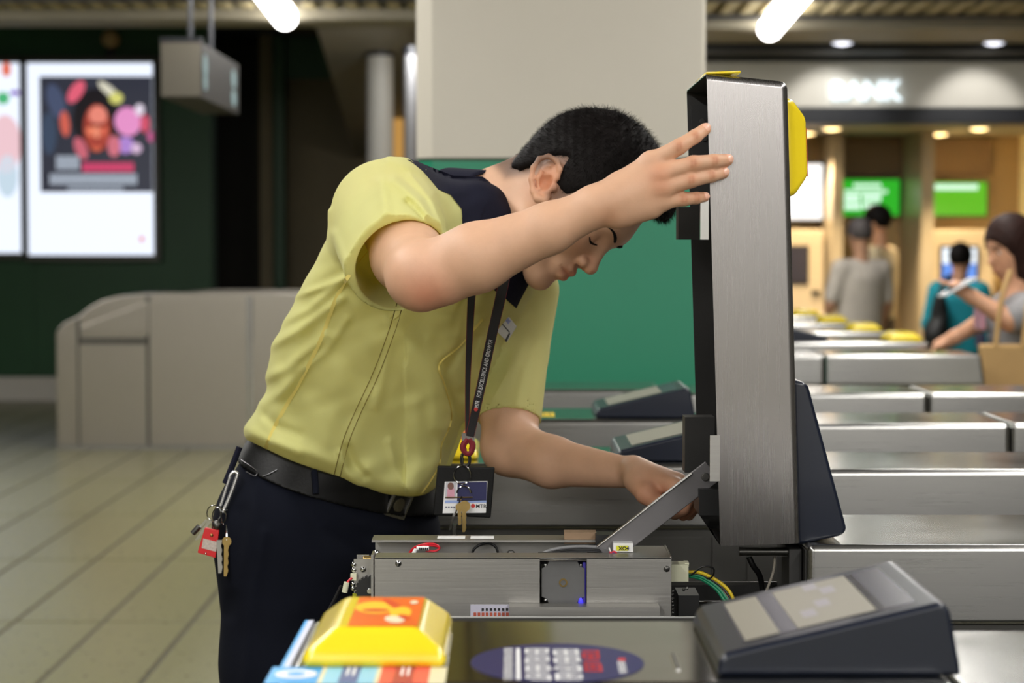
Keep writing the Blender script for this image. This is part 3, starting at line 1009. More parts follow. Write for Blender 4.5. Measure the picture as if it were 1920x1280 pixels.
def gate(i, label, kind):
    t = thing('ticket_gate', label, 'ticket gate', (GX, 2.5 + 0.83 * i, 0), 0, 'ticket gates of the row')
    gate_shell(t)
    cover(t, 'top_cover', 0, LIDL - 0.002, ZT, 0.014, 0.0)
    cover(t, 'middle_cover', LIDL + 0.002, 1.175, ZT - 0.009, 0.0, 0.0)
    cover(t, 'end_cover', 1.178, GL, ZT - 0.008, 0.0, 0.014)
    if 'l' in kind:
        r, x0, x1 = reader(t, ZT)
        reader_sticker(r, x0, x1, ZT)
        display(t, ZT, detail='d' in kind)
    if 'r' in kind:
        reader(t, ZT - 0.008, True)
        display(t, ZT - 0.008, True, detail=False)
    return t

g_near = gate(-1, 'nearest steel ticket gate with navy oval sticker and orange topped yellow reader', 'ld')
g1 = gate(1, 'ticket gate directly behind the man\'s hanging card holder, navy display beside his hand', 'l')
g2 = copy_tree(g1)
g2['label'] = 'third gate back, its navy display below the teal pillar and a yellow tag on top'
g2.location.y = 2.5 + 0.83 * 2
g3 = gate(3, 'plain topped gate running just in front of the teal pillar foot', '')
g5 = copy_tree(g3)
g5['label'] = 'plain gate ending in front of the woman\'s waist and tan bag'
g5.location.y = 2.5 + 0.83 * 5
g6 = gate(6, 'gate whose yellow reader the woman\'s hand is touching', 'r')
for i, lb in ((7, 'far gate with yellow reader second from the woman\'s hand'), (8, 'far gate with yellow reader in front of the grey haired man'), (9, 'farthest gate, its yellow reader touching the raised lid in view')):
    g = copy_tree(g6)
    g['label'] = lb
    g.location.y = 2.5 + 0.83 * i
# stickers seen on the second and third gates
o = MB().box((0.028, 0.025, ZT), (0.10, 0.058, ZT + 0.0006)).build('sticker', mat('coral_sticker', lin(236, 130, 84), 0.4, var=0.04, vscale=8), g1, smooth=False)
o = MB().box((0.0, 0.025, ZT), (0.026, 0.058, ZT + 0.0006)).build('sticker', SKY_PRINT, g1, smooth=False)
o = MB().box((0.228, 0.07, ZT), (0.285, 0.16, ZT + 0.0006)).build('sticker', mat('yellow_sticker', lin(236, 204, 30), 0.4, var=0.04, vscale=8), g2, smooth=False)
for k in range(4):
    MB().box((0.234 + k * 0.0125, 0.09, ZT + 0.0006), (0.243 + k * 0.0125, 0.14, ZT + 0.0009)).build('sticker_mark', mat('olive_mark', lin(150, 126, 20), 0.5, var=0.04, vscale=8), o, smooth=False)

# prints on the nearest gate, laid out on its top
GN = Vector(g_near.location)
def top_xy(px, py, z=ZT):
    a = P(px, py, 1.0)
    s = (z - CAMZ) / (a.z - CAMZ)
    return a.x * s - GN.x, s - GN.y
c0, c1 = top_xy(882, 1245), top_xy(1208, 1245)
ox, oy = (c0[0] + c1[0]) / 2, top_xy(1045, 1207)[1]
ra = (c1[0] - c0[0]) / 2
oyc = oy - 0.082
oval = MB().prism([(ox + ra * math.cos(q), oyc + 0.082 * math.sin(q)) for q in np.linspace(0, 2 * math.pi, 48, endpoint=False)], 'z', ZT, ZT + 0.0006).build('oval_sticker', NAVY_PRINT, g_near, smooth=False)
def strokes(name, m, px0, py0, px1, py1, n, dense=True):
    """blurred rows of characters on the oval: n small blocks of strokes"""
    (xa, ya), (xb, yb) = top_xy(px0, py1), top_xy(px1, py0)
    mb = MB()
    R = random.Random(int(px0) * 7 + n)
    hgt = (yb - ya) / n
    zz = ZT + 0.0006
    def put(a, b, c, d):
        mb.quad([(a, b, zz + 0.0003), (c, b, zz + 0.0003), (c, d, zz + 0.0003), (a, d, zz + 0.0003)])
    for k in range(n):
        y0, y1 = ya + hgt * (k + 0.06), ya + hgt * (k + 0.94)
        if not dense:
            put(xa, y0, xb, y1)
            continue
        w = xb - xa
        for s in range(3):
            fx = xa + w * (0.04 + 0.38 * s)
            put(fx, y0 + R.random() * 0.3 * hgt, fx + w * 0.12, y1 - R.random() * 0.3 * hgt)
        for s in range(4):
            fy = y0 + (y1 - y0) * (0.02 + 0.28 * s)
            put(xa + w * 0.2 * R.random(), fy, xb - w * 0.2 * R.random(), fy + (y1 - y0) * 0.10)
    mb.build(name, m, oval, smooth=False)
strokes('lettering', WHITE_PRINT, 944, 1216, 962, 1276, 9)
strokes('lettering', WHITE_PRINT, 968, 1217, 975, 1276, 12, False)
strokes('lettering', WHITE_PRINT, 984, 1216, 1032, 1278, 4)
strokes('lettering', WHITE_PRINT, 1040, 1217, 1088, 1278, 4)
strokes('lettering', RED_PRINT, 1096, 1219, 1124, 1262, 2)
strokes('lettering', WHITE_PRINT, 1162, 1241, 1172, 1264, 3)
strokes('emblem', RED_PRINT, 1160, 1235, 1172, 1240, 1, False)
y1 = 0.0655
zz = ZT + 0.0005
for nm, m, a, b in (('sticker', BLUE_PRINT, 0.004, 0.0455), ('sticker', PALE_PRINT, 0.0455, 0.049), ('sticker', SKY_PRINT, 0.049, 0.0905), ('sticker', PALE_PRINT, 0.0905, 0.094), ('sticker', CORAL_PRINT, 0.094, 0.1335), ('sticker', PALE_PRINT, 0.1335, 0.147)):
    MB().box((a, -0.0005, ZT), (b, y1, zz)).build(nm, m, g_near, smooth=False)
MB().box((0.062, 0.0, zz), (0.077, y1, zz + 0.0003)).build('sticker_band', SLATE_PRINT, g_near, smooth=False)
MB().box((0.105, 0.0, zz), (0.121, y1, zz + 0.0003)).build('sticker_band', DEEPRED_PRINT, g_near, smooth=False)
for xx in (0.066, 0.071, 0.110, 0.115):
    MB().box((xx, 0.03, zz + 0.0003), (xx + 0.002, 0.062, zz + 0.0005)).build('sticker_lettering', WHITE_PRINT, g_near, smooth=False)
MB().disc((0.026, 0.035, zz + 0.0004), (0.017, 0, 0), (0, 0.017, 0)).build('sticker_disc', WHITE_PRINT, g_near, smooth=False)
MB().disc((0.026, 0.035, zz + 0.0007), (0.008, 0, 0), (0, 0.008, 0)).build('sticker_disc', BLUE_PRINT, g_near, smooth=False)
for a, b, m in ((0.0, 0.006, BLUE_PRINT), (0.006, 0.0125, mat('lilac_print', lin(206, 210, 232), 0.4, var=0.03, vscale=8))):
    fx = lambda z: 0.014 * (z - ZR) / (ZT - ZR)
    z0_, z1_ = ZT - 0.028 + a * 1.6, ZT - 0.028 + b * 1.6
    MB().quad([(fx(z0_) - 0.0008, 0.006, z0_), (fx(z0_) - 0.0008, GW - 0.006, z0_), (fx(z1_) - 0.0008, GW - 0.006, z1_), (fx(z1_) - 0.0008, 0.006, z1_)]).build('edge_sticker', m, g_near, smooth=False)
for a, b, m in ((0.0095, 0.0125, BLUE_PRINT), (0.0125, 0.0175, MATS['lilac_print'])):
    MB().box((a, 0.0, ZT), (b, GW - 0.006, ZT + 0.0004)).build('edge_sticker', m, g_near, smooth=False)
(sa, sb), (sc, sd) = top_xy(1256, 1226), top_xy(1272, 1256)
MB().box((sa, sd, ZT), (sa + 0.004, sb, ZT + 0.0012)).build('slot_rim', CHROME, g_near, bevel=0.0004)
MB().box((sa + 0.001, sd + 0.002, ZT + 0.001), (sa + 0.003, sb - 0.002, ZT + 0.0014)).build('slot', BLACK_PAINT, g_near, smooth=False)

# the opened gate: casing without cover, lid standing on its hinge
g0 = thing('ticket_gate', 'opened ticket gate with its lid standing up beside the man\'s raised hand', 'ticket gate', (GX, 2.5, 0), 0, 'ticket gates of the row')
LX = LIDL - 0.008
mb = MB()
mb.box((0.012, 0.008, 0.06), (GL - 0.012, 0.011, ZR + 0.008))
mb.box((0.012, GW - 0.011, 0.06), (GL - 0.012, GW - 0.008, ZR + 0.008))
mb.box((0.012, 0.0112, 0.06), (0.015, GW - 0.0112, ZR - 0.01))
mb.build('casing', STEEL_DARK, g0, smooth=False)
MB().box((0.012, 0.0075, ZR + 0.0082), (LX, 0.0115, ZR + 0.0096)).build('rim', ALUMINIUM, g0, smooth=False)
MB().box((0.015, 0.0115, 0.80), (LX, GW - 0.0115, 0.82)).build('inner_floor', BLACK_PAINT, g0, smooth=False)
MB().box((0.016, 0.0113, 0.82), (LX, 0.0135, ZR + 0.004)).build('inner_wall', BLACK_PAINT, g0, smooth=False)
MB().box((0.016, GW - 0.0135, 0.82), (LX, GW - 0.0113, ZR + 0.004)).build('inner_wall', BLACK_PAINT, g0, smooth=False)
MB().box((0.02, 0.018, 0.0), (GL - 0.02, GW - 0.018, 0.062)).build('plinth', CHARCOAL, g0, bevel=0.004)
MB().box((LX, 0.012, 0.80), (LX + 0.004, GW - 0.012, ZT - 0.016)).build('inner_end', BLACK_PAINT, g0, smooth=False)
for x0, x1 in ((0.03, 0.53), (0.57, 1.10), (1.12, GL - 0.03)):
    MB().box((x0, 0.0035, 0.09), (x1, 0.0078, ZR - 0.014)).build('side_panel', STEEL_DARK, g0, bevel=0.002)
cover(g0, 'middle_cover', LX + 0.002, 1.175, ZT - 0.009, 0.0, 0.0, 0.008)
cover(g0, 'end_cover', 1.178, GL, ZT - 0.008, 0.0, 0.014, 0.008)

TH = math.radians(1.9)
e1 = Vector((-math.sin(TH), 0, math.cos(TH)))
e2 = Vector((math.cos(TH), 0, math.sin(TH)))
base = Vector((0.2455, 2.5, 1.060))
LM = Matrix(((-e1.x, 0, e2.x, 0), (0, 1, 0, 0), (-e1.z, 0, e2.z, 0), (0, 0, 0, 1)))
LM = Matrix.Translation(base + e1 * LIDL) @ LM
HZ = 0.0945
bm = bmesh.new()
mbx = MB()
mbx.bm.free()
mbx.bm = bm
mbx.prism([(0, 0), (0.013, HZ), (LIDL, HZ), (LIDL, 0)], 'y', 0, GW)
bm.edges.ensure_lookup_table()
es = [e for e in bm.edges if not all(v.co.z < 1e-5 for v in e.verts) and not all(abs(v.co.x - LIDL) < 1e-5 for v in e.verts)]
bmesh.ops.bevel(bm, geom=es, offset=0.0085, segments=4, affect='EDGES', profile=0.5)
dead = [f for f in bm.faces if all(v.co.z < 1e-5 for v in f.verts)]
bmesh.ops.delete(bm, geom=dead, context='FACES')
bmesh.ops.transform(bm, matrix=LM, verts=bm.verts)
lid = link('lid', finish_bm(bm, 'lid', angle=40), [STEEL_V, BLACK_PAINT], g0, world=True)
so = lid.modifiers.new('plate', 'SOLIDIFY')
so.thickness = 0.0025
so.offset = -1
so.material_offset = 1
wn = lid.modifiers.new('flat_faces', 'WEIGHTED_NORMAL')
wn.weight = 100
wn.keep_sharp = True
lid['label'] = 'brushed steel lid standing upright'
r, x0, x1 = reader(lid, HZ, M=LM, world=True)
reader_sticker(r, x0, x1, HZ, LM, True)
display(lid, HZ, M=LM, world=True)
def lid_box(lo, hi, name, m, bevel=0.002):
    return MB().box(lo, hi, LM).build(name, m, lid, world=True, bevel=bevel)
def pxbox(px0, py0, px1, py1, Ya, Yb, name, m, parent, bevel=0.0015, smooth=True):
    a, b = P(px0, py1, Ya), P(px1, py0, Ya)
    return MB().box((a.x, Ya, a.z), (b.x, Yb, b.z)).build(name, m, parent, world=True, bevel=bevel, smooth=smooth)
# yellow strip on the lid's end, latches, brackets and bolts of its underside
lid_box((-0.0015, 0.004, 0.0), (0.001, 0.16, 0.040), 'end_sticker', YELLOW_PLASTIC, 0.0)
pxbox(1313, 372, 1329, 449, 2.4985, 2.506, 'latch', CHROME, lid, 0.002)
pxbox(1331, 816, 1350, 902, 2.4975, 2.4998, 'latch_plate', STEEL_PLATE, lid, 0.001)
pxbox(1272, 388, 1316, 449, 2.70, 2.74, 'bracket', BLACK_PAINT, lid, 0.003)
pxbox(1284, 782, 1340, 886, 2.66, 2.70, 'bracket', BLACK_PAINT, lid, 0.003)
pxbox(1311, 918, 1354, 966, 2.60, 2.68, 'bracket', BLACK_PLASTIC, lid, 0.003)
inner = MB()
lid_box((0.02, GW - 0.012, 0.004), (0.10, GW - 0.004, 0.05), 'bracket', BLACK_PLASTIC)
for lx, lz in ((0.042, 0.018), (0.055, 0.010), (0.064, 0.020)):
    c = LM @ Vector((lx, GW - 0.012, lz))
    MB().cyl(c, c - Vector((0, 0.005, 0)), 0.004, 10).build('bolt', BLACK_PAINT, lid, world=True, bevel=0.0008)
# strut that holds the lid
s0, s1 = P(1322, 893, 2.62), P(1132, 1040, 2.62)
d = (s1 - s0).normalized()
nrm = Vector((-d.z, 0, d.x))
if nrm.z < 0: nrm = -nrm
wv = nrm * 0.0148
def bar(a, b, w0, w1, Ya, Yb, name, m, parent):
    mb = MB()
    q = [a + w0, b + w0, b + w1, a + w1]
    A = [mb.bm.verts.new((p.x, Ya, p.z)) for p in q]
    B = [mb.bm.verts.new((p.x, Yb, p.z)) for p in q]
    fs = [mb.bm.faces.new(A), mb.bm.faces.new(B[::-1])]
    for i in range(4):
        fs.append(mb.bm.faces.new((A[(i + 1) % 4], A[i], B[i], B[(i + 1) % 4])))
    bmesh.ops.recalc_face_normals(mb.bm, faces=fs)
    return mb.build(name, m, parent, world=True, bevel=0.0012)
strut = bar(s0 - d * 0.012, s1, wv, -wv, 2.618, 2.622, 'strut', mat('dull_strut_steel', lin(120, 118, 120), 0.45, 0.7, var=0.08, vscale=8), g0)
bar(s0 + d * 0.01, s1, wv, wv * 0.86, 2.612, 2.618, 'strut_lip', STEEL_PLATE, strut)
MB().cyl(s0 + Vector((0, -0.006, 0)), s0 + Vector((0, 0.02, 0)), 0.0052, 14).build('pivot', STEEL_DARK, strut, world=True, bevel=0.001)
# hinge and cables at the foot of the lid
a, b = P(1386, 1034, 2.54), P(1482, 1034, 2.54)
MB().cyl(a, b, 0.0045, 12).build('hinge_rod', STEEL_DARK, g0, world=True)
pxbox(1388, 1028, 1480, 1043, 2.545, 2.56, 'hinge_plate', STEEL_DARK, g0, 0.001)
pxbox(1479, 1030, 1503, 1158, 2.53, 2.60, 'hinge_post', BLACK_PAINT, g0, 0.003)
MB().tube(spline([P(1404, 1043, 2.60), P(1412, 1060, 2.60), P(1424, 1078, 2.61), P(1429, 1105, 2.62), P(1432, 1160, 2.63)]), 0.0036, 10).build('hose', BLACK_PLASTIC, g0, world=True)
MB().tube(spline([P(1453, 1040, 2.56), P(1450, 1070, 2.56), P(1438, 1105, 2.56), P(1420, 1150, 2.57), P(1410, 1180, 2.58)]), 0.0016, 8).build('cable', mat('grey_cable', lin(150, 144, 132), 0.5, var=0.04, vscale=10), g0, world=True)

# ---------------------------------------------------------------- the ticket mechanism inside the opened gate
q = P(930, 1168, 2.63)
mec = thing('ticket_mechanism', 'steel ticket mechanism with motor and wires lying inside the opened gate', 'mechanism', (q.x, 2.63, 0.83))
RED_WIRE = mat('red_wire', lin(204, 26, 44), 0.4, var=0.05, vscale=20)
YEL_WIRE = mat('yellow_wire', lin(226, 196, 30), 0.4, var=0.05, vscale=20)
GRN_WIRE = mat('green_wire', lin(20, 128, 88), 0.4, var=0.05, vscale=20)
GRY_WIRE = mat('grey_wire', lin(126, 126, 128), 0.45, var=0.05, vscale=20)
BLU_WIRE = mat('blue_wire', lin(48, 60, 150), 0.4, var=0.05, vscale=20)
NYLON = mat('cream_nylon', lin(214, 214, 186), 0.4, var=0.04, vscale=12, sss=0.0)
MOTOR = mat('cast_motor_grey', lin(104, 104, 104), 0.5, 0.4, var=0.06, vscale=30)
fp = pxbox(703, 1046, 1012, 1215, 2.560, 2.5625, 'front_plate', STEEL_PLATE, mec, 0.0006)
pxbox(1100, 1046, 1258, 1215, 2.560, 2.5625, 'front_plate', STEEL_PLATE, mec, 0.0006)
pxbox(1012, 1046, 1100, 1051, 2.560, 2.5625, 'plate_bridge', STEEL_PLATE, mec, 0.0)
pxbox(703, 1045, 1258, 1047.5, 2.560, 2.60, 'plate_lip', STEEL_PLATE, mec, 0.0004)
a, b = P(697, 1012, 2.66), P(1176, 1012, 2.66)
MB().box((a.x, 2.66, a.z - 0.003), (b.x, 2.705, a.z)).build('top_flange', STEEL_PLATE, mec, world=True, bevel=0.0006)
MB().box((a.x + 0.002, 2.698, 0.83), (b.x, 2.7005, a.z - 0.0032)).build('back_plate', STEEL_PLATE, mec, world=True, bevel=0.0005)
MB().box((a.x + 0.003, 2.5630, 0.83), (b.x + 0.05, 2.697, 0.93)).build('body', BLACK_PAINT, mec, world=True, bevel=0.001)
for x0_, x1_ in ((820, 872), (882, 926)):
    p0, p1 = P(x0_, 1010, 2.675), P(x1_, 1010, 2.675)
    MB().box((p0.x, 2.672, a.z), (p1.x, 2.694, a.z + 0.0004)).build('paper_label', WHITE_PRINT, mec, world=True, smooth=False)
pxbox(1168, 1036, 1256, 1046, 2.60, 2.66, 'end_bracket', STEEL_PLATE, mec, 0.002)
pxbox(1256, 1043, 1259, 1215, 2.562, 2.66, 'end_plate', STEEL_PLATE, mec, 0.0005)
# motor in its opening
mt = MB()
mc = P(1056, 1092, 2.566)
h = 0.0262
k = 0.009
mt.prism([(mc.x - h + k, mc.z - h), (mc.x + h - k, mc.z - h), (mc.x + h - k * 0.7, mc.z - h + k * 0.7), (mc.x + h, mc.z - h + k), (mc.x + h, mc.z + h - k), (mc.x + h - k * 0.7, mc.z + h - k * 0.7), (mc.x + h - k, mc.z + h), (mc.x - h + k, mc.z + h), (mc.x - h + k * 0.7, mc.z + h - k * 0.7), (mc.x - h, mc.z + h - k), (mc.x - h, mc.z - h + k), (mc.x - h + k * 0.7, mc.z - h + k * 0.7)], 'y', 2.566, 2.60)
mot = mt.build('motor', MOTOR, mec, world=True, bevel=0.0006)
MB().box((mc.x - 0.030, 2.600, mc.z - 0.030), (mc.x + 0.030, 2.604, mc.z + 0.032)).build('motor_back', BLACK_PAINT, mec, world=True, smooth=False)
MB().lathe([(0.0052, 0), (0.0052, 0.0012), (0.0034, 0.0012), (0.0034, -0.002)], c=(mc.x, 2.5662, mc.z), n=20, M=Matrix.Rotation(math.pi / 2, 3, 'X')).build('shaft_bearing', BRASS, mot, world=True)
for sx in (-1, 1):
    for sz in (-1, 1):
        MB().sphere((mc.x + sx * 0.0215, 2.566, mc.z + sz * 0.0215), 0.0022, 10).build('screw', CHROME, mot, world=True)
MB().sphere(P(1089, 1129, 2.562), 0.0032, 10, Matrix.Diagonal((1, 0.5, 1.8, 1))).build('indicator', glow('violet_glow', (60, 50, 255), 1.3), mec, world=True)
pxbox(1093, 1056, 1098, 1135, 2.570, 2.58, 'light_strip', glow('dim_violet_glow', (70, 60, 160), 0.5), mec, 0, False)
pxbox(955, 1138, 1237, 1215, 2.530, 2.558, 'ledge', STEEL_PLATE, mec, 0.004)
lbl = pxbox(882, 1133, 955, 1200, 2.5585, 2.5595, 'switch_label', mat('lilac_label', lin(190, 188, 204), 0.5, var=0.03, vscale=9), mec, 0, False)
mb, m2 = MB(), MB()
for i in range(9):
    p0, p1 = P(888 + i * 7.6, 1158, 2.5582), P(893 + i * 7.6, 1148, 2.5582)
    mb.box((p0.x, 2.5580, p0.z), (p1.x, 2.5586, p1.z))
    if i > 1:
        p0, p1 = P(888 + i * 7.6, 1145, 2.5582), P(892 + i * 7.6, 1140, 2.5582)
        m2.box((p0.x, 2.5580, p0.z), (p1.x, 2.5586, p1.z))
    p0, p1 = P(889 + i * 7.6, 1164, 2.5582), P(892 + i * 7.6, 1160, 2.5582)
    m2.box((p0.x, 2.5580, p0.z), (p1.x, 2.5586, p1.z))
mb.build('switch_mark', mat('rust_print', lin(176, 84, 62), 0.5, var=0.04, vscale=9), lbl, world=True, smooth=False)
m2.build('label_lettering', BLACK_PRINT, lbl, world=True, smooth=False)
def screw(px, py, Y, r, parent, m=CHROME, slot=True):
    c = P(px, py, Y)
    s = MB().lathe([(r, 0), (r, 0.0008), (r * 0.7, 0.0018), (0.0002, 0.002)], c=c, n=16, M=Matrix.Rotation(math.pi / 2, 3, 'X')).build('screw', m, parent, world=True)
    if slot:
        MB().box((-r * 0.8, -0.0023, -r * 0.12), (r * 0.8, -0.0012, r * 0.12), Matrix.Translation(c) @ Matrix.Rotation(-0.4, 4, 'Y')).build('screw_slot', BLACK_PAINT, s, world=True, smooth=False)
screw(747, 1056, 2.560, 0.0038, mec)
screw(1250, 1066, 2.560, 0.0038, mec, STEEL_DARK)
screw(706, 1037, 2.69, 0.0042, mec)
screw(958, 1038, 2.69, 0.0052, mec, STEEL_DARK, False)
screw(1243, 1048, 2.60, 0.003, mec)
# left end: bracket, gear wheel, connectors
pxbox(664, 1048, 696, 1215, 2.585, 2.588, 'gear_bracket', STEEL_PLATE, mec, 0.0006)
pxbox(669, 1040, 692, 1052, 2.60, 2.603, 'gear_bracket', STEEL_PLATE, mec, 0.0006)
pxbox(696, 1040, 700, 1215, 2.565, 2.60, 'side_plate', STEEL_PLATE, mec, 0.0004)
gcn = P(694, 1106, 2.578)
mb = MB()
prof = []
for i in range(44):
    r_ = 0.0182 if i % 2 else 0.0165
    for dq in (-0.045, 0.045):
        qq = 2 * math.pi * i / 44 + dq
        prof.append((gcn.x + r_ * math.cos(qq), gcn.z + r_ * math.sin(qq)))
gear = mb.prism(prof, 'y', 2.574, 2.583).build('gear_wheel', BLACK_PLASTIC, mec, world=True, smooth=False)
MB().cyl((gcn.x, 2.570, gcn.z), (gcn.x, 2.584, gcn.z), 0.0036, 14).build('gear_hub', CHROME, gear, world=True, bevel=0.0006)
MB().cyl(P(681, 1047, 2.595), P(700, 1047, 2.595), 0.0034, 12).build('bush', BRASS, mec, world=True, bevel=0.0006)
MB().cyl(P(690, 1050, 2.59), P(712, 1050, 2.59), 0.0012, 8).build('rod', CHROME, mec, world=True)
for px, py in ((663, 1058), (663, 1068), (681, 1067), (662, 1095), (662, 1103)):
    MB().sphere(P(px, py, 2.583), 0.0031 if px < 670 else 0.0036, 12, Matrix.Diagonal((1, 0.6, 1, 1))).build('screw', CHROME, mec, world=True)
pxbox(657, 1076, 668, 1088, 2.575, 2.583, 'connector', NYLON, mec, 0.001)
MB().tube(spline([P(660, 1083, 2.574), P(654, 1088, 2.572), P(650, 1094, 2.571)]), 0.0014, 8).build('wire', RED_WIRE, mec, world=True)
MB().tube([P(650, 1091, 2.571), P(646, 1110, 2.571)], 0.0035, 10).build('connector', NYLON, mec, world=True)
pxbox(661, 1112, 674, 1122, 2.583, 2.5848, 'yellow_tag', mat('lime_tag', lin(186, 190, 30), 0.5, var=0.05, vscale=9), mec, 0, False)
MB().tube(spline([P(640, 1098, 2.60), P(628, 1122, 2.60), P(614, 1150, 2.60), P(606, 1180, 2.60)]), 0.0022, 8).build('cable', BLACK_PLASTIC, mec, world=True)
# wires over the top
for dz in (0, 3):
    MB().tube(spline([P(762, 1046, 2.66), P(775, 1028 + dz, 2.655), P(795, 1020 + dz, 2.65), P(815, 1020 + dz, 2.65), P(824, 1027, 2.65), P(815, 1033, 2.65), P(798, 1030 + dz, 2.65)]), 0.0014, 8).build('wire', RED_WIRE, mec, world=True)
MB().tube([P(781, 1028, 2.645), P(804, 1028, 2.645)], 0.0028, 10).build('wire_sleeve', WHITE_PRINT, mec, world=True)
MB().tube([P(774, 1040, 2.645), P(780, 1029, 2.645)], 0.0026, 10).build('wire_sleeve', WHITE_PRINT, mec, world=True)
mb = MB()
for i in range(5):
    p0 = P(786 + i * 3.6, 1031, 2.641)
    mb.box((p0.x, 2.6405, p0.z), (p0.x + 0.0014, 2.6418, p0.z + 0.003))
mb.build('sleeve_lettering', BLACK_PRINT, mec, world=True, smooth=False)
MB().tube(spline([P(882, 1050, 2.67), P(890, 1028, 2.67), P(912, 1018, 2.67), P(930, 1026, 2.67), P(936, 1050, 2.67)]), 0.0016, 8).build('wire', BLACK_PLASTIC, mec, world=True)
for k in range(5):
    MB().tube(spline([P(990 + k * 6, 1052, 2.62 + k * 0.006), P(1030 + k * 3, 1032 + k * 2, 2.62 + k * 0.006), P(1075, 1025 + k * 3, 2.62 + k * 0.006), P(1120, 1026 + k * 3, 2.62 + k * 0.006), P(1160, 1034 + k * 2, 2.62 + k * 0.005)]), 0.0022, 8).build('cable', GRY_WIRE if k != 3 else BLACK_PLASTIC, mec, world=True)
for k, m in enumerate((RED_WIRE, BLU_WIRE, RED_WIRE)):
    MB().tube(spline([P(1143, 1034 + k * 3, 2.60), P(1152, 1040 - k * 3, 2.598), P(1164, 1040 + k * 3, 2.60), P(1178, 1043 + k * 2, 2.60), P(1192, 1050, 2.60)]), 0.0013, 8).build('wire', m, mec, world=True)
pxbox(1058, 998, 1118, 1019, 2.665, 2.69, 'cardboard_tab', mat('brown_card', lin(150, 124, 98), 0.7, var=0.06, vscale=6), mec, 0.001)
pxbox(1117, 1003, 1151, 1022, 2.645, 2.68, 'clip', BLACK_PLASTIC, mec, 0.003)
tg = pxbox(1150, 1018, 1187, 1035, 2.60, 2.64, 'white_tag', WHITE_PRINT, mec, 0.003)
pxbox(1156, 1023, 1178, 1032, 2.598, 2.5998, 'yellow_label', mat('bright_tag', lin(222, 220, 30), 0.5, var=0.03, vscale=9), tg, 0, False)
link('label_lettering', text_mesh('XO4', 0.0062, Matrix.Translation(P(1160, 1031, 2.5975)) @ Matrix.Rotation(math.pi / 2, 4, 'X'), 0.0001, 0.0002), BLACK_PRINT, tg, world=True)
for p0, p1 in ((P(1142, 1026, 2.60), P(1150, 1050, 2.60)), (P(1010, 1040, 2.61), P(1022, 1052, 2.61))):
    MB().tube([p0, p1], 0.001, 6).build('cable_tie', WHITE_PRINT, mec, world=True)
# plug and wires at the right end
pl = pxbox(1259, 1058, 1291, 1090, 2.585, 2.615, 'plug', NYLON, mec, 0.002)
pxbox(1284, 1055, 1292, 1062, 2.59, 2.61, 'plug_catch', NYLON, pl, 0.001)
for m, off, r_ in ((YEL_WIRE, (0, 0), 0.0022), (GRN_WIRE, (-9, 8), 0.0024), (GRN_WIRE, (-13, 12), 0.002), (BLACK_PLASTIC, (-4, 4), 0.0018), (mat('pink_wire', lin(190, 140, 130), 0.4, var=0.05, vscale=20), (-5, 6), 0.0012)):
    ox_, oy_ = off
    MB().tube(spline([P(1290, 1072 + oy_ * 0.6, 2.60), P(1316, 1074 + oy_, 2.598), P(1350 + ox_ * 0.6, 1092 + oy_, 2.595), P(1370 + ox_, 1112 + oy_, 2.592), P(1379 + ox_ * 0.7, 1140, 2.592), P(1382 + ox_ * 0.5, 1175, 2.595)]), r_, 8).build('wire', m, mec, world=True)
MB().tube(spline([P(1296, 1078, 2.59), P(1318, 1062, 2.585), P(1338, 1066, 2.585), P(1334, 1082, 2.59), P(1318, 1084, 2.6)]), 0.0011, 8).build('cable_tie', BLACK_PLASTIC, mec, world=True)
pxbox(1272, 1116, 1311, 1200, 2.60, 2.66, 'relay', BLACK_PLASTIC, mec, 0.003)
pinm = MB()
for i in range(9):
    pinm.sphere(P(1261.5, 1108 + i * 6.8, 2.585), 0.0016, 8)
pinm.build('pin_strip', CHROME, mec, world=True)
pxbox(1310, 1128, 1352, 1131, 2.70, 2.71, 'support_bar', STEEL_DARK, mec, 0.0)
for dx in (0, 6, 12):
    MB().tube([P(1312 + dx, 1148 + dx * 0.3, 2.58), P(1340 + dx, 1172, 2.58)], 0.0018, 8).build('wire', GRY_WIRE, mec, world=True)
for px, py in ((1282, 1105), (1288, 1103)):
    MB().sphere(P(px, py, 2.6), 0.002, 8).build('screw', CHROME, mec, world=True)

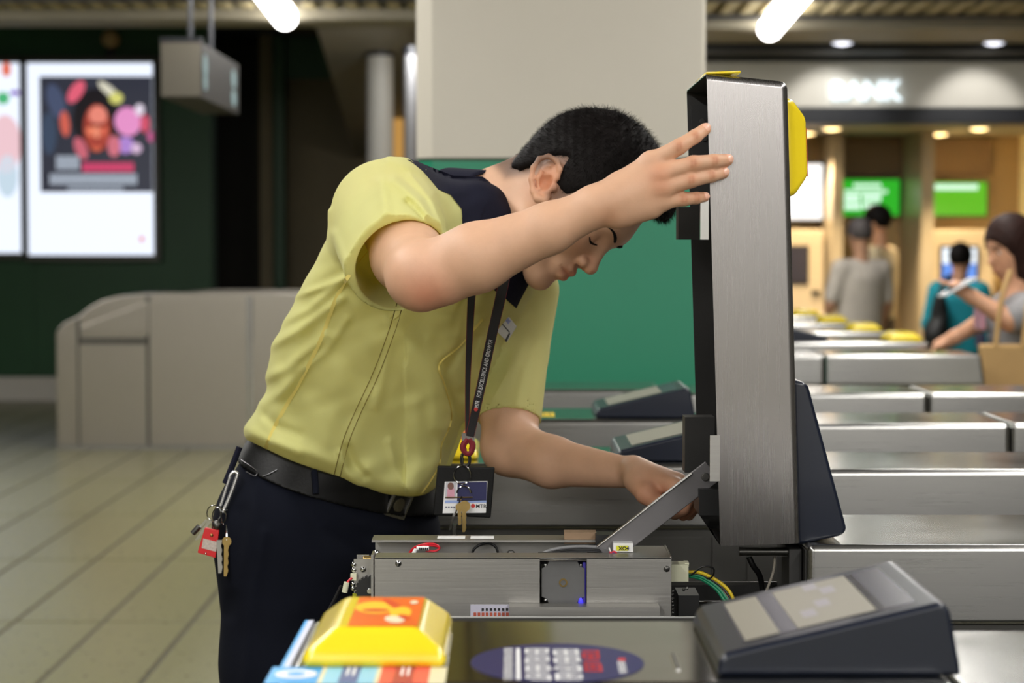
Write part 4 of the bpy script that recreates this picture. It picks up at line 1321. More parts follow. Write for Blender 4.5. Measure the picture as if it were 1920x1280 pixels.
# ---------------------------------------------------------------- the second bank of gates far on the left
def far_gate(Y, x_off, label):
    a = P(104, 700, 14.4)
    t = thing('ticket_gate', label, 'ticket gate', (a.x + x_off, Y, 0), 0, 'far bank of ticket gates')
    S = 14.4 / FPX
    top = []
    for px, py in ((104, 846), (104, 622), (118, 606), (147, 592), (165, 577), (190, 563), (220, 555), (262, 551), (300, 549), (540, 549), (620, 556), (690, 575), (720, 600), (720, 846)):
        q_ = P(px, py, 14.4)
        top.append((q_.x - a.x, max(0.0, q_.z)))
    top[0] = (0.0, 0.0)
    top[-1] = (top[-1][0], 0.0)
    MB().prism(top, 'y', 0.02, 0.30).build('casing', STEEL_BACK, t, bevel=0.01, seg=2)
    def panel(px0, py0, px1, py1, nm='side_panel', m=STEEL_BACK, y0=0.004):
        p0, p1 = P(px0, py1, 14.4), P(px1, py0, 14.4)
        MB().box((p0.x - a.x, y0, max(0.02, p0.z)), (p1.x - a.x, 0.022, p1.z)).build(nm, m, t, bevel=0.005)
    panel(145, 600, 149, 836, 'panel_joint', STEEL_DARK, 0.012)
    panel(275, 556, 281, 836, 'panel_joint', STEEL_DARK, 0.012)
    panel(463, 556, 473, 836, 'panel_joint', STEEL_DARK, 0.012)
    panel(150, 634, 276, 645, 'panel_joint', STEEL_DARK, 0.012)
    panel(108, 626, 144, 832)
    panel(150, 646, 274, 832)
    panel(282, 562, 462, 832, y0=-0.004)
    panel(474, 640, 700, 832)
    panel(464, 556, 472, 832, 'post', CHROME)
    p0, p1 = P(150, 640, 14.4), P(278, 640, 14.4)
    MB().prism([(P(150, 628, 14.4).x - a.x, P(150, 628, 14.4).z), (P(150, 612, 14.4).x - a.x, P(150, 612, 14.4).z), (P(278, 565, 14.4).x - a.x, P(278, 565, 14.4).z), (P(278, 628, 14.4).x - a.x, P(278, 628, 14.4).z)], 'y', 0.004, 0.022).build('upper_panel', STEEL_BACK, t, bevel=0.005)
    p0, p1 = P(108, 842, 14.4), P(700, 834, 14.4)
    MB().box((p0.x - a.x, 0.008, 0.0), (p1.x - a.x, 0.022, p1.z)).build('plinth', STEEL_PLATE, t, bevel=0.004)
    return t
f1 = far_gate(14.4, 0, 'far steel gate with curved shoulder standing behind the man\'s back')
f2 = copy_tree(f1)
f2['label'] = 'far steel gate showing only its top edge behind the curved one'
f2.location = (f1.location.x + 0.28, 15.25, 0)
# ---------------------------------------------------------------- the man
from mathutils.geometry import delaunay_2d_cdt
SKIN = mat('skin', lin(214, 170, 140), 0.50, var=0.06, vscale=28, bump=0.05, bscale=500, sss=0.06, tint='tint', spec=0.4)
SHIRT = mat('yellow_cotton', lin(229, 229, 152), 0.78, var=0.02, vscale=18, bump=0.10, bscale=700, sheen=0.1, through=0.34)
NAVY_CLOTH = mat('navy_cotton', lin(20, 21, 38), 0.85, var=0.06, vscale=30, bump=0.1, bscale=700, spec=0.2)
TROUSER = mat('navy_trouser_cloth', lin(13, 16, 27), 0.9, var=0.10, vscale=14, bump=0.1, bscale=600, spec=0.15)
HAIR = mat('black_hair', lin(17, 13, 12), 0.6, var=0.25, vscale=60, spec=0.12)
LEATHER = mat('black_leather', lin(15, 15, 15), 0.45, var=0.2, vscale=40, bump=0.12, bscale=300, spec=0.2)
STITCH = mat('olive_thread', lin(120, 106, 40), 0.8, var=0.05, vscale=30)
SEAMC = mat('yellow_seam', lin(230, 212, 116), 0.8, var=0.03, vscale=30)

def poly_sdf(poly, X, Y):
    """signed distance to a polygon, negative inside (arrays)"""
    poly = np.array(poly, dtype=float)
    d = np.full(X.shape, 1e9)
    ins = np.zeros(X.shape, bool)
    n = len(poly)
    for i in range(n):
        a, b = poly[i], poly[(i + 1) % n]
        e = b - a
        wx, wy = X - a[0], Y - a[1]
        t = np.clip((wx * e[0] + wy * e[1]) / (e @ e), 0, 1)
        d = np.minimum(d, (wx - e[0] * t) ** 2 + (wy - e[1] * t) ** 2)
        if abs(b[1] - a[1]) > 1e-9:
            c = ((a[1] <= Y) & (b[1] > Y)) | ((b[1] <= Y) & (a[1] > Y))
            ins ^= c & (X < a[0] + (Y - a[1]) / (b[1] - a[1]) * e[0])
    d = np.sqrt(d)
    return np.where(ins, -d, d)

def smooth_poly(poly, n=5):
    p = [Vector((a, b, 0)) for a, b in poly]
    out = []
    m = len(p)
    for i in range(m):
        p0, p1, p2, p3 = p[i - 1], p[i], p[(i + 1) % m], p[(i + 2) % m]
        for k in range(n):
            t = k / n
            q = 0.5 * ((2 * p1) + (p2 - p0) * t + (2 * p0 - 5 * p1 + 4 * p2 - p3) * t * t + (3 * p1 - p0 - 3 * p2 + p3) * t ** 3)
            out.append((q.x, q.y))
    return out

foot = P(585, 900, 3.0)
man = thing('person', 'man in yellow short sleeved shirt with navy collar bending over the opened gate', 'person', (foot.x, 3.0, 0))

# ---- head frame
TILT = math.radians(20)
f0 = np.array([0.60, 0, -0.80])
hu = np.array([0.80, 0, 0.60])
hn = np.array([0, -1.0, 0])
hf = math.cos(TILT) * f0 + math.sin(TILT) * hn
hr = math.cos(TILT) * hn - math.sin(TILT) * f0
HB = np.stack([hf, hr, hu], 1)          # columns: forward, right, up
HO = V3(P(1050, 374, 2.92))
def hp(f, r, u):
    return HO + HB @ np.array([f, r, u])
def hel(f, r, u, rad):
    return el(hp(f, r, u), rad, HB)
def hrc(a, b, ra, rb):
    return rc(hp(*a), hp(*b), ra, rb)

skin = SDF()
skin.add(hel(0.004, 0, 0.044, (0.094, 0.074, 0.097)))
skin.add(hel(0.034, 0, -0.012, (0.056, 0.058, 0.078)), 0.03)
skin.add(hrc((0.074, -0.026, 0.036), (0.074, 0.026, 0.036), 0.019, 0.019), 0.02)
for s in (-1, 1):
    skin.add(hrc((0.012, s * 0.050, -0.050), (0.066, s * 0.014, -0.084), 0.016, 0.015), 0.022)
    skin.add(hel(0.058, s * 0.037, -0.016, (0.024, 0.022, 0.022)), 0.018)
    skin.sub(hel(0.104, s * 0.032, 0.006, (0.018, 0.017, 0.012)), 0.012)
    skin.add(hel(0.0735, s * 0.0315, 0.006, (0.0135, 0.0145, 0.0125)), 0.004)
    skin.add(hrc((0.085, s * 0.017, 0.021), (0.070, s * 0.046, 0.023), 0.0065, 0.006), 0.010)
skin.add(hel(0.071, 0, -0.086, (0.017, 0.021, 0.015)), 0.014)
skin.add(hrc((0.087, 0, 0.014), (0.1035, 0, -0.021), 0.0062, 0.0088), 0.010)
skin.add(hel(0.1035, 0, -0.0235, (0.0098, 0.0105, 0.0088)), 0.006)
for s in (-1, 1):
    skin.add(hel(0.094, s * 0.0125, -0.0265, (0.0095, 0.0075, 0.0075)), 0.005)
    skin.sub(hel(0.1005, s * 0.0065, -0.0345, (0.005, 0.0032, 0.004)), 0.003)
skin.add(hel(0.078, 0, -0.052, (0.016, 0.026, 0.018)), 0.012)
skin.add(chain([hp(0.080, -0.022, -0.0525), hp(0.0905, -0.010, -0.0465), hp(0.0935, 0, -0.0480), hp(0.0905, 0.010, -0.0465), hp(0.080, 0.022, -0.0525)], [0.003, 0.0052, 0.0052, 0.0052, 0.003]), 0.004)
skin.add(chain([hp(0.080, -0.020, -0.0545), hp(0.0885, -0.009, -0.0590), hp(0.0905, 0, -0.0595), hp(0.0885, 0.009, -0.0590), hp(0.080, 0.020, -0.0545)], [0.003, 0.0055, 0.006, 0.0055, 0.003]), 0.003)
skin.sub(chain([hp(0.083, -0.023, -0.0535), hp(0.0965, -0.008, -0.0530), hp(0.099, 0, -0.0535), hp(0.0965, 0.008, -0.0530), hp(0.083, 0.023, -0.0535)], [0.0008, 0.0014, 0.0014, 0.0014, 0.0008], 0.001), 0.002)
# ears
eu = hu * 0.83 - hf * 0.56
ef = hf * 0.83 + hu * 0.56
ear_c = {}
for s in (1, -1):
    eo = hr * s * 0.95 - ef * 0.30
    eo = eo / np.linalg.norm(eo)
    C = hp(-0.004, s * 0.0665, 0.000)
    def ep(a, b, c, C=C, eo=eo):
        return C + ef * a + eu * b + eo * c
    EB = np.stack([ef, eu, eo], 1)
    ear_c[s] = C
    skin.add(el(ep(-0.004, 0.0, 0.004), (0.0165, 0.028, 0.0055), EB), 0.004)
    skin.add(chain([ep(0.005, -0.001, 0.006), ep(0.013, 0.008, 0.008), ep(0.014, 0.019, 0.011), ep(0.007, 0.029, 0.013), ep(-0.005, 0.031, 0.015), ep(-0.015, 0.024, 0.016), ep(-0.019, 0.010, 0.016), ep(-0.017, -0.006, 0.014), ep(-0.010, -0.020, 0.011), ep(-0.002, -0.027, 0.009), ep(0.005, -0.026, 0.006), ep(0.008, -0.018, 0.004)],
                   [0.0026, 0.0030, 0.0032, 0.0034, 0.0034, 0.0034, 0.0034, 0.0034, 0.0042, 0.0056, 0.0056, 0.004], 0.003), 0.003)
    skin.add(chain([ep(-0.004, -0.014, 0.009), ep(-0.0105, 0.000, 0.011), ep(-0.008, 0.012, 0.011), ep(0.000, 0.020, 0.010)], [0.003, 0.0032, 0.003, 0.0022]), 0.003)
    skin.sub(el(ep(0.002, -0.003, 0.0115), (0.0085, 0.0115, 0.0085), EB), 0.003)
    skin.sub(el(ep(-0.002, 0.014, 0.0125), (0.008, 0.006, 0.005), EB), 0.003)
    skin.add(el(ep(0.0125, -0.006, 0.005), (0.0045, 0.006, 0.0045), EB), 0.003)
# neck, chest
skin.add(rc(P(890, 425, 2.95), P(1000, 392, 2.925), 0.060, 0.057), 0.02)
skin.add(rc(P(985, 330, 2.93), P(915, 372, 2.945), 0.030, 0.040), 0.02)
skin.add(rc(P(860, 470, 2.93), P(660, 800, 3.02), 0.065, 0.055), 0.03)
# right arm: shoulder, elbow, wrist
shR, elR, wrR = P(735, 395, 2.77), P(778, 520, 2.535), P(1140, 378, 2.478)
skin.add(rc(P(850, 440, 2.88), shR, 0.055, 0.05), 0.03)
skin.add(rc(shR, P(764, 480, 2.60), 0.050, 0.0415), 0.02)
skin.add(rc(P(764, 480, 2.60), P(788, 516, 2.515), 0.0415, 0.0385), 0.02)
skin.add(rc(P(786, 520, 2.515), P(893, 483, 2.50), 0.0385, 0.0400), 0.012)
skin.add(rc(P(893, 483, 2.50), P(1030, 428, 2.487), 0.0395, 0.0285), 0.012)
skin.add(rc(P(1030, 428, 2.487), P(1136, 379, 2.478), 0.0285, 0.0222), 0.012)
skin.add(rc(P(796, 543, 2.505), P(830, 530, 2.50), 0.0185, 0.024), 0.016)
# right hand, fingers spread against the lid
WR = P(1136, 379, 2.478)
K = {'index': P(1224, 303, 2.478), 'middle': P(1238, 326, 2.472), 'ring': P(1243, 352, 2.473), 'little': P(1238, 377, 2.478)}
CB = {'index': P(1166, 346, 2.482), 'middle': P(1162, 360, 2.478), 'ring': P(1160, 378, 2.478), 'little': P(1162, 396, 2.480)}
skin.add(rc(P(1118, 384, 2.478), P(1164, 368, 2.478), 0.0215, 0.0205), 0.014)
for n_, r0, r1 in (('index', 0.0155, 0.0122), ('middle', 0.0165, 0.0118), ('ring', 0.0165, 0.0114), ('little', 0.0155, 0.0108)):
    skin.add(rc(CB[n_], K[n_], r0, r1), 0.012)
skin.add(rc(P(1160, 402, 2.483), P(1222, 392, 2.482), 0.0145, 0.0105), 0.014)
F = {
    'index': [(1224, 303, 2.478), (1273, 275, 2.470), (1303, 256, 2.478), (1322, 242, 2.489)],
    'middle': [(1238, 326, 2.472), (1300, 307, 2.466), (1340, 302, 2.474), (1363, 300, 2.488)],
    'ring': [(1243, 352, 2.473), (1296, 337, 2.468), (1334, 329, 2.476), (1356, 324, 2.488)],
    'little': [(1238, 377, 2.478), (1283, 373, 2.476), (1306, 371, 2.482), (1321, 369, 2.490)],
}
FR = {'index': (0.0112, 0.0092, 0.0080, 0.0072), 'middle': (0.0112, 0.0094, 0.0080, 0.0074), 'ring': (0.0108, 0.0090, 0.0078, 0.0071), 'little': (0.0100, 0.0080, 0.0068, 0.0060)}
nails = []
for n_ in F:
    pts = [P(*q) for q in F[n_]]
    skin.add(chain(pts, FR[n_], 0.003), 0.0035)
    skin.add(rc(pts[0] - Vector((0.004, 0.0, 0)), pts[0] + Vector((0.004, 0.0, 0)), FR[n_][0] * 1.02, FR[n_][0]), 0.006)
    d = (pts[3] - pts[2]).normalized()
    nails.append((pts[3] - d * 0.001, d, FR[n_][3]))
TH_ = [P(1168, 352, 2.490), P(1218, 336, 2.514), P(1270, 328, 2.520), P(1322, 324, 2.513)]
skin.add(chain(TH_, [0.0165, 0.0125, 0.0105, 0.0082], 0.006), 0.010)
# left arm and hand
shL, elL, wrL = P(975, 545, 3.04), P(952, 838, 2.96), P(1182, 888, 2.82)
skin.add(rc(P(880, 450, 2.92), shL, 0.05, 0.045), 0.03)
skin.add(rc(shL, P(955, 770, 2.985), 0.050, 0.0395), 0.02)
skin.add(rc(P(955, 770, 2.985), P(957, 836, 2.955), 0.0395, 0.0390), 0.014)
skin.add(rc(P(957, 838, 2.955), P(1035, 866, 2.905), 0.0390, 0.0335), 0.014)
skin.add(rc(P(1035, 866, 2.905), P(1178, 886, 2.825), 0.0335, 0.0205), 0.014)
LK = {'index': P(1266, 912, 2.745), 'middle': P(1272, 903, 2.765), 'ring': P(1270, 902, 2.785), 'little': P(1262, 905, 2.803)}
for n_, r0, r1 in (('index', 0.0155, 0.0115), ('middle', 0.016, 0.0115), ('ring', 0.016, 0.011), ('little', 0.015, 0.0105)):
    i = ('index', 'middle', 'ring', 'little').index(n_)
    skin.add(rc(P(1190, 886 - i * 2, 2.800 + i * 0.011), LK[n_], r0, r1), 0.012)
LF = {'index': [(1266, 912, 2.745), (1290, 934, 2.738), (1282, 955, 2.732), (1266, 964, 2.732)],
      'middle': [(1272, 903, 2.765), (1301, 928, 2.760), (1296, 952, 2.752), (1281, 966, 2.750)],
      'ring': [(1270, 902, 2.785), (1302, 926, 2.782), (1303, 950, 2.774), (1292, 966, 2.770)],
      'little': [(1262, 905, 2.803), (1290, 930, 2.803), (1296, 950, 2.796), (1290, 962, 2.792)]}
for n_ in LF:
    skin.add(chain([P(*q) for q in LF[n_]], [r * 0.98 for r in FR[n_]], 0.003), 0.004)
skin.add(chain([P(1192, 900, 2.785), P(1212, 925, 2.755), P(1238, 947, 2.735), P(1258, 957, 2.725)], [0.0165, 0.0135, 0.0105, 0.0082], 0.006), 0.010)
# hips and legs inside the clothes keep the body in one piece
skin.add(rc(P(650, 840, 3.02), P(630, 960, 3.03), 0.05, 0.05), 0.03)

def scalp(V):
    q = (V - HO) @ HB
    e = 0.5 - 0.5 * np.tanh(poly_sdf([(a, b) for a, b in HAIRPOLY_OUT], q[:, 0], q[:, 2]) / 0.006)
    near = np.sqrt((q ** 2).sum(1)) < 0.19
    return e * near * 0.86
HAIRPOLY = [(-0.13, -0.040), (-0.070, -0.038), (-0.046, -0.024), (-0.034, 0.004), (-0.028, 0.022), (-0.016, 0.038), (-0.012, 0.030), (-0.008, 0.000), (0.028, -0.002), (0.046, 0.034), (0.060, 0.064), (0.082, 0.086), (0.135, 0.094), (0.135, 0.22), (-0.15, 0.22)]
HAIRPOLY_OUT = [(-0.13, -0.046), (-0.056, -0.042), (-0.030, -0.004), (-0.020, 0.022), (0.000, 0.034), (0.008, 0.020), (0.010, -0.012), (0.026, -0.012), (0.040, 0.034), (0.054, 0.062), (0.078, 0.084), (0.135, 0.088), (0.135, 0.22), (-0.15, 0.22)]
RED = (0.92, 0.66, 0.60)
tints = [(P(800, 556, 2.48), 0.032, (0.95, 0.70, 0.66)), (P(1236, 322, 2.46), 0.016, (0.98, 0.82, 0.76)), (P(1240, 352, 2.46), 0.014, (0.98, 0.84, 0.78)), (P(1140, 405, 2.465), 0.016, (0.97, 0.86, 0.80)),
         (ear_c[1] + hr * 0.01, 0.026, (0.98, 0.72, 0.62)), (ear_c[-1] - hr * 0.01, 0.026, (0.98, 0.72, 0.62)),
         (hp(0.10, 0, -0.024), 0.016, (0.96, 0.78, 0.72)), (hp(0.07, 0.04, -0.015), 0.024, (0.98, 0.84, 0.78)), (hp(0.07, -0.04, -0.015), 0.024, (0.98, 0.84, 0.78)),
         (hp(0.095, 0, -0.048), 0.009, (0.86, 0.56, 0.54)), (hp(0.093, 0, -0.060), 0.009, (0.88, 0.54, 0.52)), (hp(0.088, 0.012, -0.053), 0.008, (0.86, 0.58, 0.55)), (hp(0.088, -0.012, -0.053), 0.008, (0.86, 0.58, 0.55)),
         (P(1225, 940, 2.75), 0.03, (1.0, 0.76, 0.68)), (P(1285, 950, 2.75), 0.03, (0.98, 0.72, 0.62)), (scalp, 0, (0.16, 0.15, 0.16))]
for n_ in F:
    for j, w in ((1, 0.0095), (2, 0.007)):
        tints.append((P(*F[n_][j]) + Vector((0, -FR[n_][j], 0.002)), w, (0.94, 0.80, 0.74)))
        for o_ in (-0.0022, 0.0018):
            d_ = (P(*F[n_][j]) - P(*F[n_][0])).normalized()
            for z_ in (-0.003, 0.0, 0.003):
                tints.append((P(*F[n_][j]) + d_ * o_ + Vector((0, -FR[n_][j], z_)), 0.0017, (0.84, 0.70, 0.64)))
    tints.append((P(*F[n_][3]) + Vector((0, -0.004, 0)), 0.008, (1.0, 0.80, 0.74)))
body, _, _ = sdf_mesh('body', skin, 0.0020, SKIN, man, 1, tints)

NAIL = mat('fingernail', lin(236, 184, 160), 0.28, var=0.02, vscale=30, coat=0.2)
for (c, d, r) in nails:
    up = Vector((0, -1, 0)) - d * (-d.y)
    up = (Vector((0, -1, 0.25)) - d * d.dot(Vector((0, -1, 0.25)))).normalized()
    sd = d.cross(up).normalized()
    M = Matrix((( d.x, sd.x, up.x, 0), (d.y, sd.y, up.y, 0), (d.z, sd.z, up.z, 0), (0, 0, 0, 1)))
    MB().sphere(c + up * r * 0.70, 1.0, 14, M @ Matrix.Diagonal((r * 0.92, r * 0.74, r * 0.42, 1))).build('fingernail', NAIL, man, world=True)

# ---- hair
hair = SDF()
hair.add(hel(0.006, 0, 0.046, (0.1035, 0.081, 0.104)))
hair.add(hel(0.055, 0, 0.100, (0.058, 0.062, 0.044)), 0.02)
hair.add(hel(-0.049, 0, -0.010, (0.034, 0.056, 0.050)), 0.02)
def hair_cut(p):
    q = (p - HO.astype(np.float32)) @ HB.astype(np.float32)
    return poly_sdf(HAIRPOLY, q[:, 0].astype(float), q[:, 2].astype(float)).astype(np.float32)
hair.cut(hair_cut, 0.012)
def hair_post(p, d):
    q = (p - HO.astype(np.float32)) @ HB.astype(np.float32)
    n = np.sin(q[:, 0] * 330 + 3 * np.sin(q[:, 2] * 90)) * np.sin(q[:, 1] * 300 + 2 * np.sin(q[:, 0] * 140)) + 0.7 * np.sin(q[:, 2] * 420 + q[:, 0] * 260)
    side = np.clip((0.075 - q[:, 2]) / 0.06, 0, 1)
    return d + 0.0004 * n + 0.0030 * side
hair.post = hair_post
V, Q = polygonise(hair, 0.0024)
me_v = [V]
me_q = [Q]
nrm_pts = V[rng.integers(0, len(V), 26000)]
e = 0.002
gr = np.stack([hair((nrm_pts + np.eye(3)[k] * e).astype(np.float32)) - hair((nrm_pts - np.eye(3)[k] * e).astype(np.float32)) for k in range(3)], 1)
gr /= np.linalg.norm(gr, axis=1)[:, None] + 1e-9
q = (nrm_pts - HO) @ HB
flow = np.outer(np.ones(len(q)), -hu * 0.6) + np.outer(np.clip((q[:, 0] + 0.03) / 0.08, -1, 1), hf * 0.7) + np.outer(np.clip(q[:, 2] / 0.1, 0, 1), hf * 0.3) + rng.normal(0, 0.35, (len(q), 3))
flow -= (flow * gr).sum(1)[:, None] * gr
flow /= np.linalg.norm(flow, axis=1)[:, None] + 1e-9
ln = (0.0045 + 0.006 * np.clip(q[:, 2] / 0.12, 0, 1)) * rng.uniform(0.6, 1.25, len(q))
tip = nrm_pts + (flow * 0.8 + gr * rng.uniform(0.25, 0.75, len(q))[:, None]) * ln[:, None]
sd = np.cross(flow, gr) * 0.00028
base_ = nrm_pts - gr * 0.001
SV = np.concatenate([base_ - sd, base_ + sd, tip + sd * 0.2, tip - sd * 0.2])
m_ = len(q)
SQ = np.stack([np.arange(m_), np.arange(m_) + m_, np.arange(m_) + 2 * m_, np.arange(m_) + 3 * m_], 1)
hm = np_mesh('hair', np.concatenate([V, SV]), np.concatenate([Q, SQ + len(V)]))
link('hair', hm, HAIR, man, world=True)
def onskin(p_, lift):
    ts = np.linspace(0.03, -0.03, 400)
    q_ = (np.array(p_)[None] + ts[:, None] * hf[None]).astype(np.float32)
    v_ = skin(q_)
    return Vector(q_[int(np.argmax(v_ < 0))]) + Vector(hf) * lift
for s in (1, -1):
    pts = [hp(0.0935, s * 0.012, 0.0235), hp(0.0925, s * 0.024, 0.0275), hp(0.085, s * 0.038, 0.029), hp(0.072, s * 0.050, 0.024)]
    pts = [onskin(p_, 0.0006) for p_ in pts]
    MB().tube(spline(pts, 5), 0.003, 8, True, [0.0008 + 0.0015 * math.sin(math.pi * min(1, 0.25 + k / 16)) for k in range(16)]).build('eyebrow', HAIR, man, world=True)
    pts = [hp(0.0845, s * 0.0185, 0.0015), hp(0.0878, s * 0.026, -0.0022), hp(0.0872, s * 0.034, -0.0030), hp(0.081, s * 0.0425, -0.0005)]
    pts = [onskin(p_, 0.0003) for p_ in pts]
    MB().tube(spline(pts, 5), 0.001, 6, True, [0.0008 + 0.0008 * math.sin(math.pi * k / 15) for k in range(16)]).build('eyelashes', HAIR, man, world=True)
    MB().sphere(hp(0.0728, s * 0.0315, 0.0045), 0.0122, 16).build('eye', mat('eye_white', lin(226, 220, 214), 0.2, var=0.02, vscale=30), man, world=True)

# ---- shirt: torso from its outline, sleeves blended on
TP = smooth_poly([(446, 806), (470, 766), (487, 736), (491, 700), (501, 650), (529, 588), (570, 510), (604, 445), (632, 398), (682, 338), (735, 298), (760, 289), (800, 303), (850, 325), (905, 330), (955, 350),
                  (995, 410), (1016, 480), (1016, 540), (992, 600), (955, 670), (908, 762), (876, 818), (853, 872), (806, 922), (760, 930), (700, 921), (620, 896), (540, 868), (475, 838)], 4)
gx, gy = np.arange(380, 1110, 3.0), np.arange(230, 1010, 3.0)
GXX, GYY = np.meshgrid(gx, gy, indexing='ij')
D2B = poly_sdf(TP, GXX, GYY).astype(np.float32)
TPX = [(a, b) for a, b in TP if b < 800 or (a > 800 and b < 860)]
i0 = max(range(len(TPX)), key=lambda i: TPX[i][1] + (TPX[i][0] > 700) * 500)
TPX = TPX[:i0 + 1] + [(870, 1060), (760, 1090), (560, 1060), (420, 960)] + TPX[i0 + 1:]
D2 = poly_sdf(TPX, GXX, GYY)
for _ in range(10):
    Db = D2.copy()
    Db[1:-1, 1:-1] = 0.25 * (D2[2:, 1:-1] + D2[:-2, 1:-1] + D2[1:-1, 2:] + D2[1:-1, :-2])
    wgt = np.clip((-D2 - 18) / 40, 0, 1)
    D2 = D2 * (1 - wgt) + Db * wgt
D2A = D2.astype(np.float32)
def bil(px, py, D2=None):
    D2 = D2A if D2 is None else D2
    u = np.clip((px - gx[0]) / 3.0, 0, len(gx) - 1.001)
    v = np.clip((py - gy[0]) / 3.0, 0, len(gy) - 1.001)
    i, j = u.astype(int), v.astype(int)
    a, b = u - i, v - j
    return D2[i, j] * (1 - a) * (1 - b) + D2[i + 1, j] * a * (1 - b) + D2[i, j + 1] * (1 - a) * b + D2[i + 1, j + 1] * a * b
SC = 2.94 / FPX
def seg_d(px, py, pts):
    """distance in pixels to a polyline, with the side of it"""
    best = np.full(px.shape, 1e9)
    side = np.zeros(px.shape)
    for (a, b) in zip(pts, pts[1:]):
        ex, ey = b[0] - a[0], b[1] - a[1]
        wx, wy = px - a[0], py - a[1]
        t = np.clip((wx * ex + wy * ey) / (ex * ex + ey * ey), 0, 1)
        d = np.hypot(wx - ex * t, wy - ey * t)
        c = ex * wy - ey * wx
        m = d < best
        best = np.where(m, d, best)
        side = np.where(m, np.sign(c), side)
    return best, side
# creases of the cloth: line, half width (pixels), height (metres)
FOLDS = [([(498, 652), (560, 618), (640, 560)], 12, 0.0040), ([(488, 712), (540, 690), (610, 628)], 13, 0.0040), ([(515, 610), (580, 580), (650, 520)], 11, 0.0035), ([(492, 755), (530, 735), (560, 700)], 14, 0.004),
         ([(540, 560), (600, 540), (650, 520)], 8, 0.003), ([(652, 842), (662, 868), (684, 892)], 11, -0.0055), ([(640, 850), (650, 885), (672, 912)], 10, 0.004), ([(800, 640), (812, 720), (818, 800)], 16, 0.004), ([(735, 600), (725, 680), (705, 760)], 12, 0.003), ([(570, 690), (610, 660), (650, 600)], 10, 0.0025), ([(520, 830), (580, 850), (630, 870)], 14, 0.003), ([(730, 830), (742, 880), (760, 915)], 10, 0.004), ([(690, 880), (720, 905), (770, 920)], 22, 0.004), ([(780, 760), (790, 850), (770, 915)], 20, 0.0035),
         ([(700, 640), (690, 740), (660, 830)], 26, 0.003), ([(760, 620), (770, 720), (740, 830)], 24, -0.0025), ([(600, 600), (580, 700), (545, 800)], 30, -0.002), ([(470, 815), (510, 830), (560, 850)], 12, 0.003), ([(880, 590), (868, 640), (840, 690)], 12, -0.004),
         ([(950, 560), (930, 640), (900, 720)], 18, 0.003), ([(905, 600), (900, 650), (870, 720)], 14, 0.003), ([(500, 780), (520, 800), (560, 815)], 12, -0.003), ([(985, 690), (960, 720), (930, 770)], 12, 0.003),
         ([(640, 690), (630, 770), (600, 850)], 24, 0.0025), ([(560, 640), (545, 700), (520, 760)], 16, 0.002)]
SFOLDS = [([(738, 338), (784, 376), (818, 428)], 11, 0.0055), ([(764, 380), (790, 405), (806, 434)], 9, -0.0035), ([(770, 330), (808, 372), (826, 415)], 9, 0.0050), ([(730, 300), (780, 318), (814, 360)], 10, 0.0040), ([(716, 340), (722, 390), (728, 430)], 13, 0.0045), ([(690, 350), (668, 410), (672, 470)], 22, -0.0018), ([(625, 440), (640, 480), (655, 520)], 12, 0.003), ([(615, 395), (612, 440), (628, 485)], 8, 0.003)]
PLACKET = [(925, 588), (905, 598), (862, 648), (824, 680), (832, 720), (846, 770), (842, 800), (828, 830), (824, 868), (806, 900), (786, 930)]
def torso(p):
    px, py = proj(p)
    d2 = bil(px, py) * SC
    s = np.clip(((px - 620) * 0.465 + (890 - py) * 0.885) / 510.0, -0.2, 1.2)
    xc = 620 + 235 * s
    yc = 3.0 - 0.085 * s + (0.42 + 0.42 * s) * (px - xc) * SC
    W, T = 0.135, 0.142
    f1, _ = 0, 0
    bump = np.zeros(len(p))
    front = p[:, 1] < yc
    for pts, w, h_ in FOLDS:
        lo_x, hi_x = min(a for a, b in pts) - 3 * w, max(a for a, b in pts) + 3 * w
        lo_y, hi_y = min(b for a, b in pts) - 3 * w, max(b for a, b in pts) + 3 * w
        m = front & (px > lo_x) & (px < hi_x) & (py > lo_y) & (py < hi_y)
        if m.any():
            d, _s = seg_d(px[m], py[m], pts)
            bump[m] += 1.5 * h_ * np.exp(-(d / (0.85 * w)) ** 2)
    m = front & (px > 760) & (px < 1020) & (py > 540)
    if m.any():
        d, sd_ = seg_d(px[m], py[m], PLACKET)
        bump[m] += 0.013 * np.tanh(sd_ * d / 4.0) * np.exp(-(d / 60.0) ** 2) * np.clip((py[m] - 590) / 40.0, 0, 1)
    bump += 0.0022 * np.sin(px * 0.045 + 2 * np.sin(py * 0.021)) * np.sin(py * 0.034 + 1.3 * np.sin(px * 0.017)) + 0.0011 * np.sin(px * 0.083 + py * 0.03 + 1.5 * np.sin(py * 0.05)) * np.sin(py * 0.06 - px * 0.02)
    g = np.sqrt(np.maximum(W + d2, 0) ** 2 + ((p[:, 1] - yc) * W / T) ** 2) - W - bump
    g = smax(g, bil(px, py, D2B) * SC, 0.030)
    return (g * 0.85).astype(np.float32)
TORSO = (torso, V3(P(740, 620, 2.95)), 0.50)
hemC = P(741, 490, 2.592)
hemA = (P(784, 520, 2.50) - P(735, 392, 2.765)).normalized()
hemA = (hemA + Vector((0.22, 0, -0.16))).normalized()
slv_axis0, slv_axis1 = P(724, 402, 2.80), hemC + hemA * 0.02
def sleeve_out(p):
    f = rc(slv_axis0, slv_axis1, 0.0725, 0.0640)[0](p)
    px, py = proj(p)
    bump = np.zeros(len(p))
    for pts, w, h_ in SFOLDS:
        d, _s = seg_d(px, py, pts)
        bump += 1.2 * h_ * np.exp(-(d / (0.85 * w)) ** 2)
    f = f - bump
    return np.maximum(f, (p - V3(hemC)) @ V3(hemA)).astype(np.float32)
shirt = SDF()
shirt.add(TORSO)
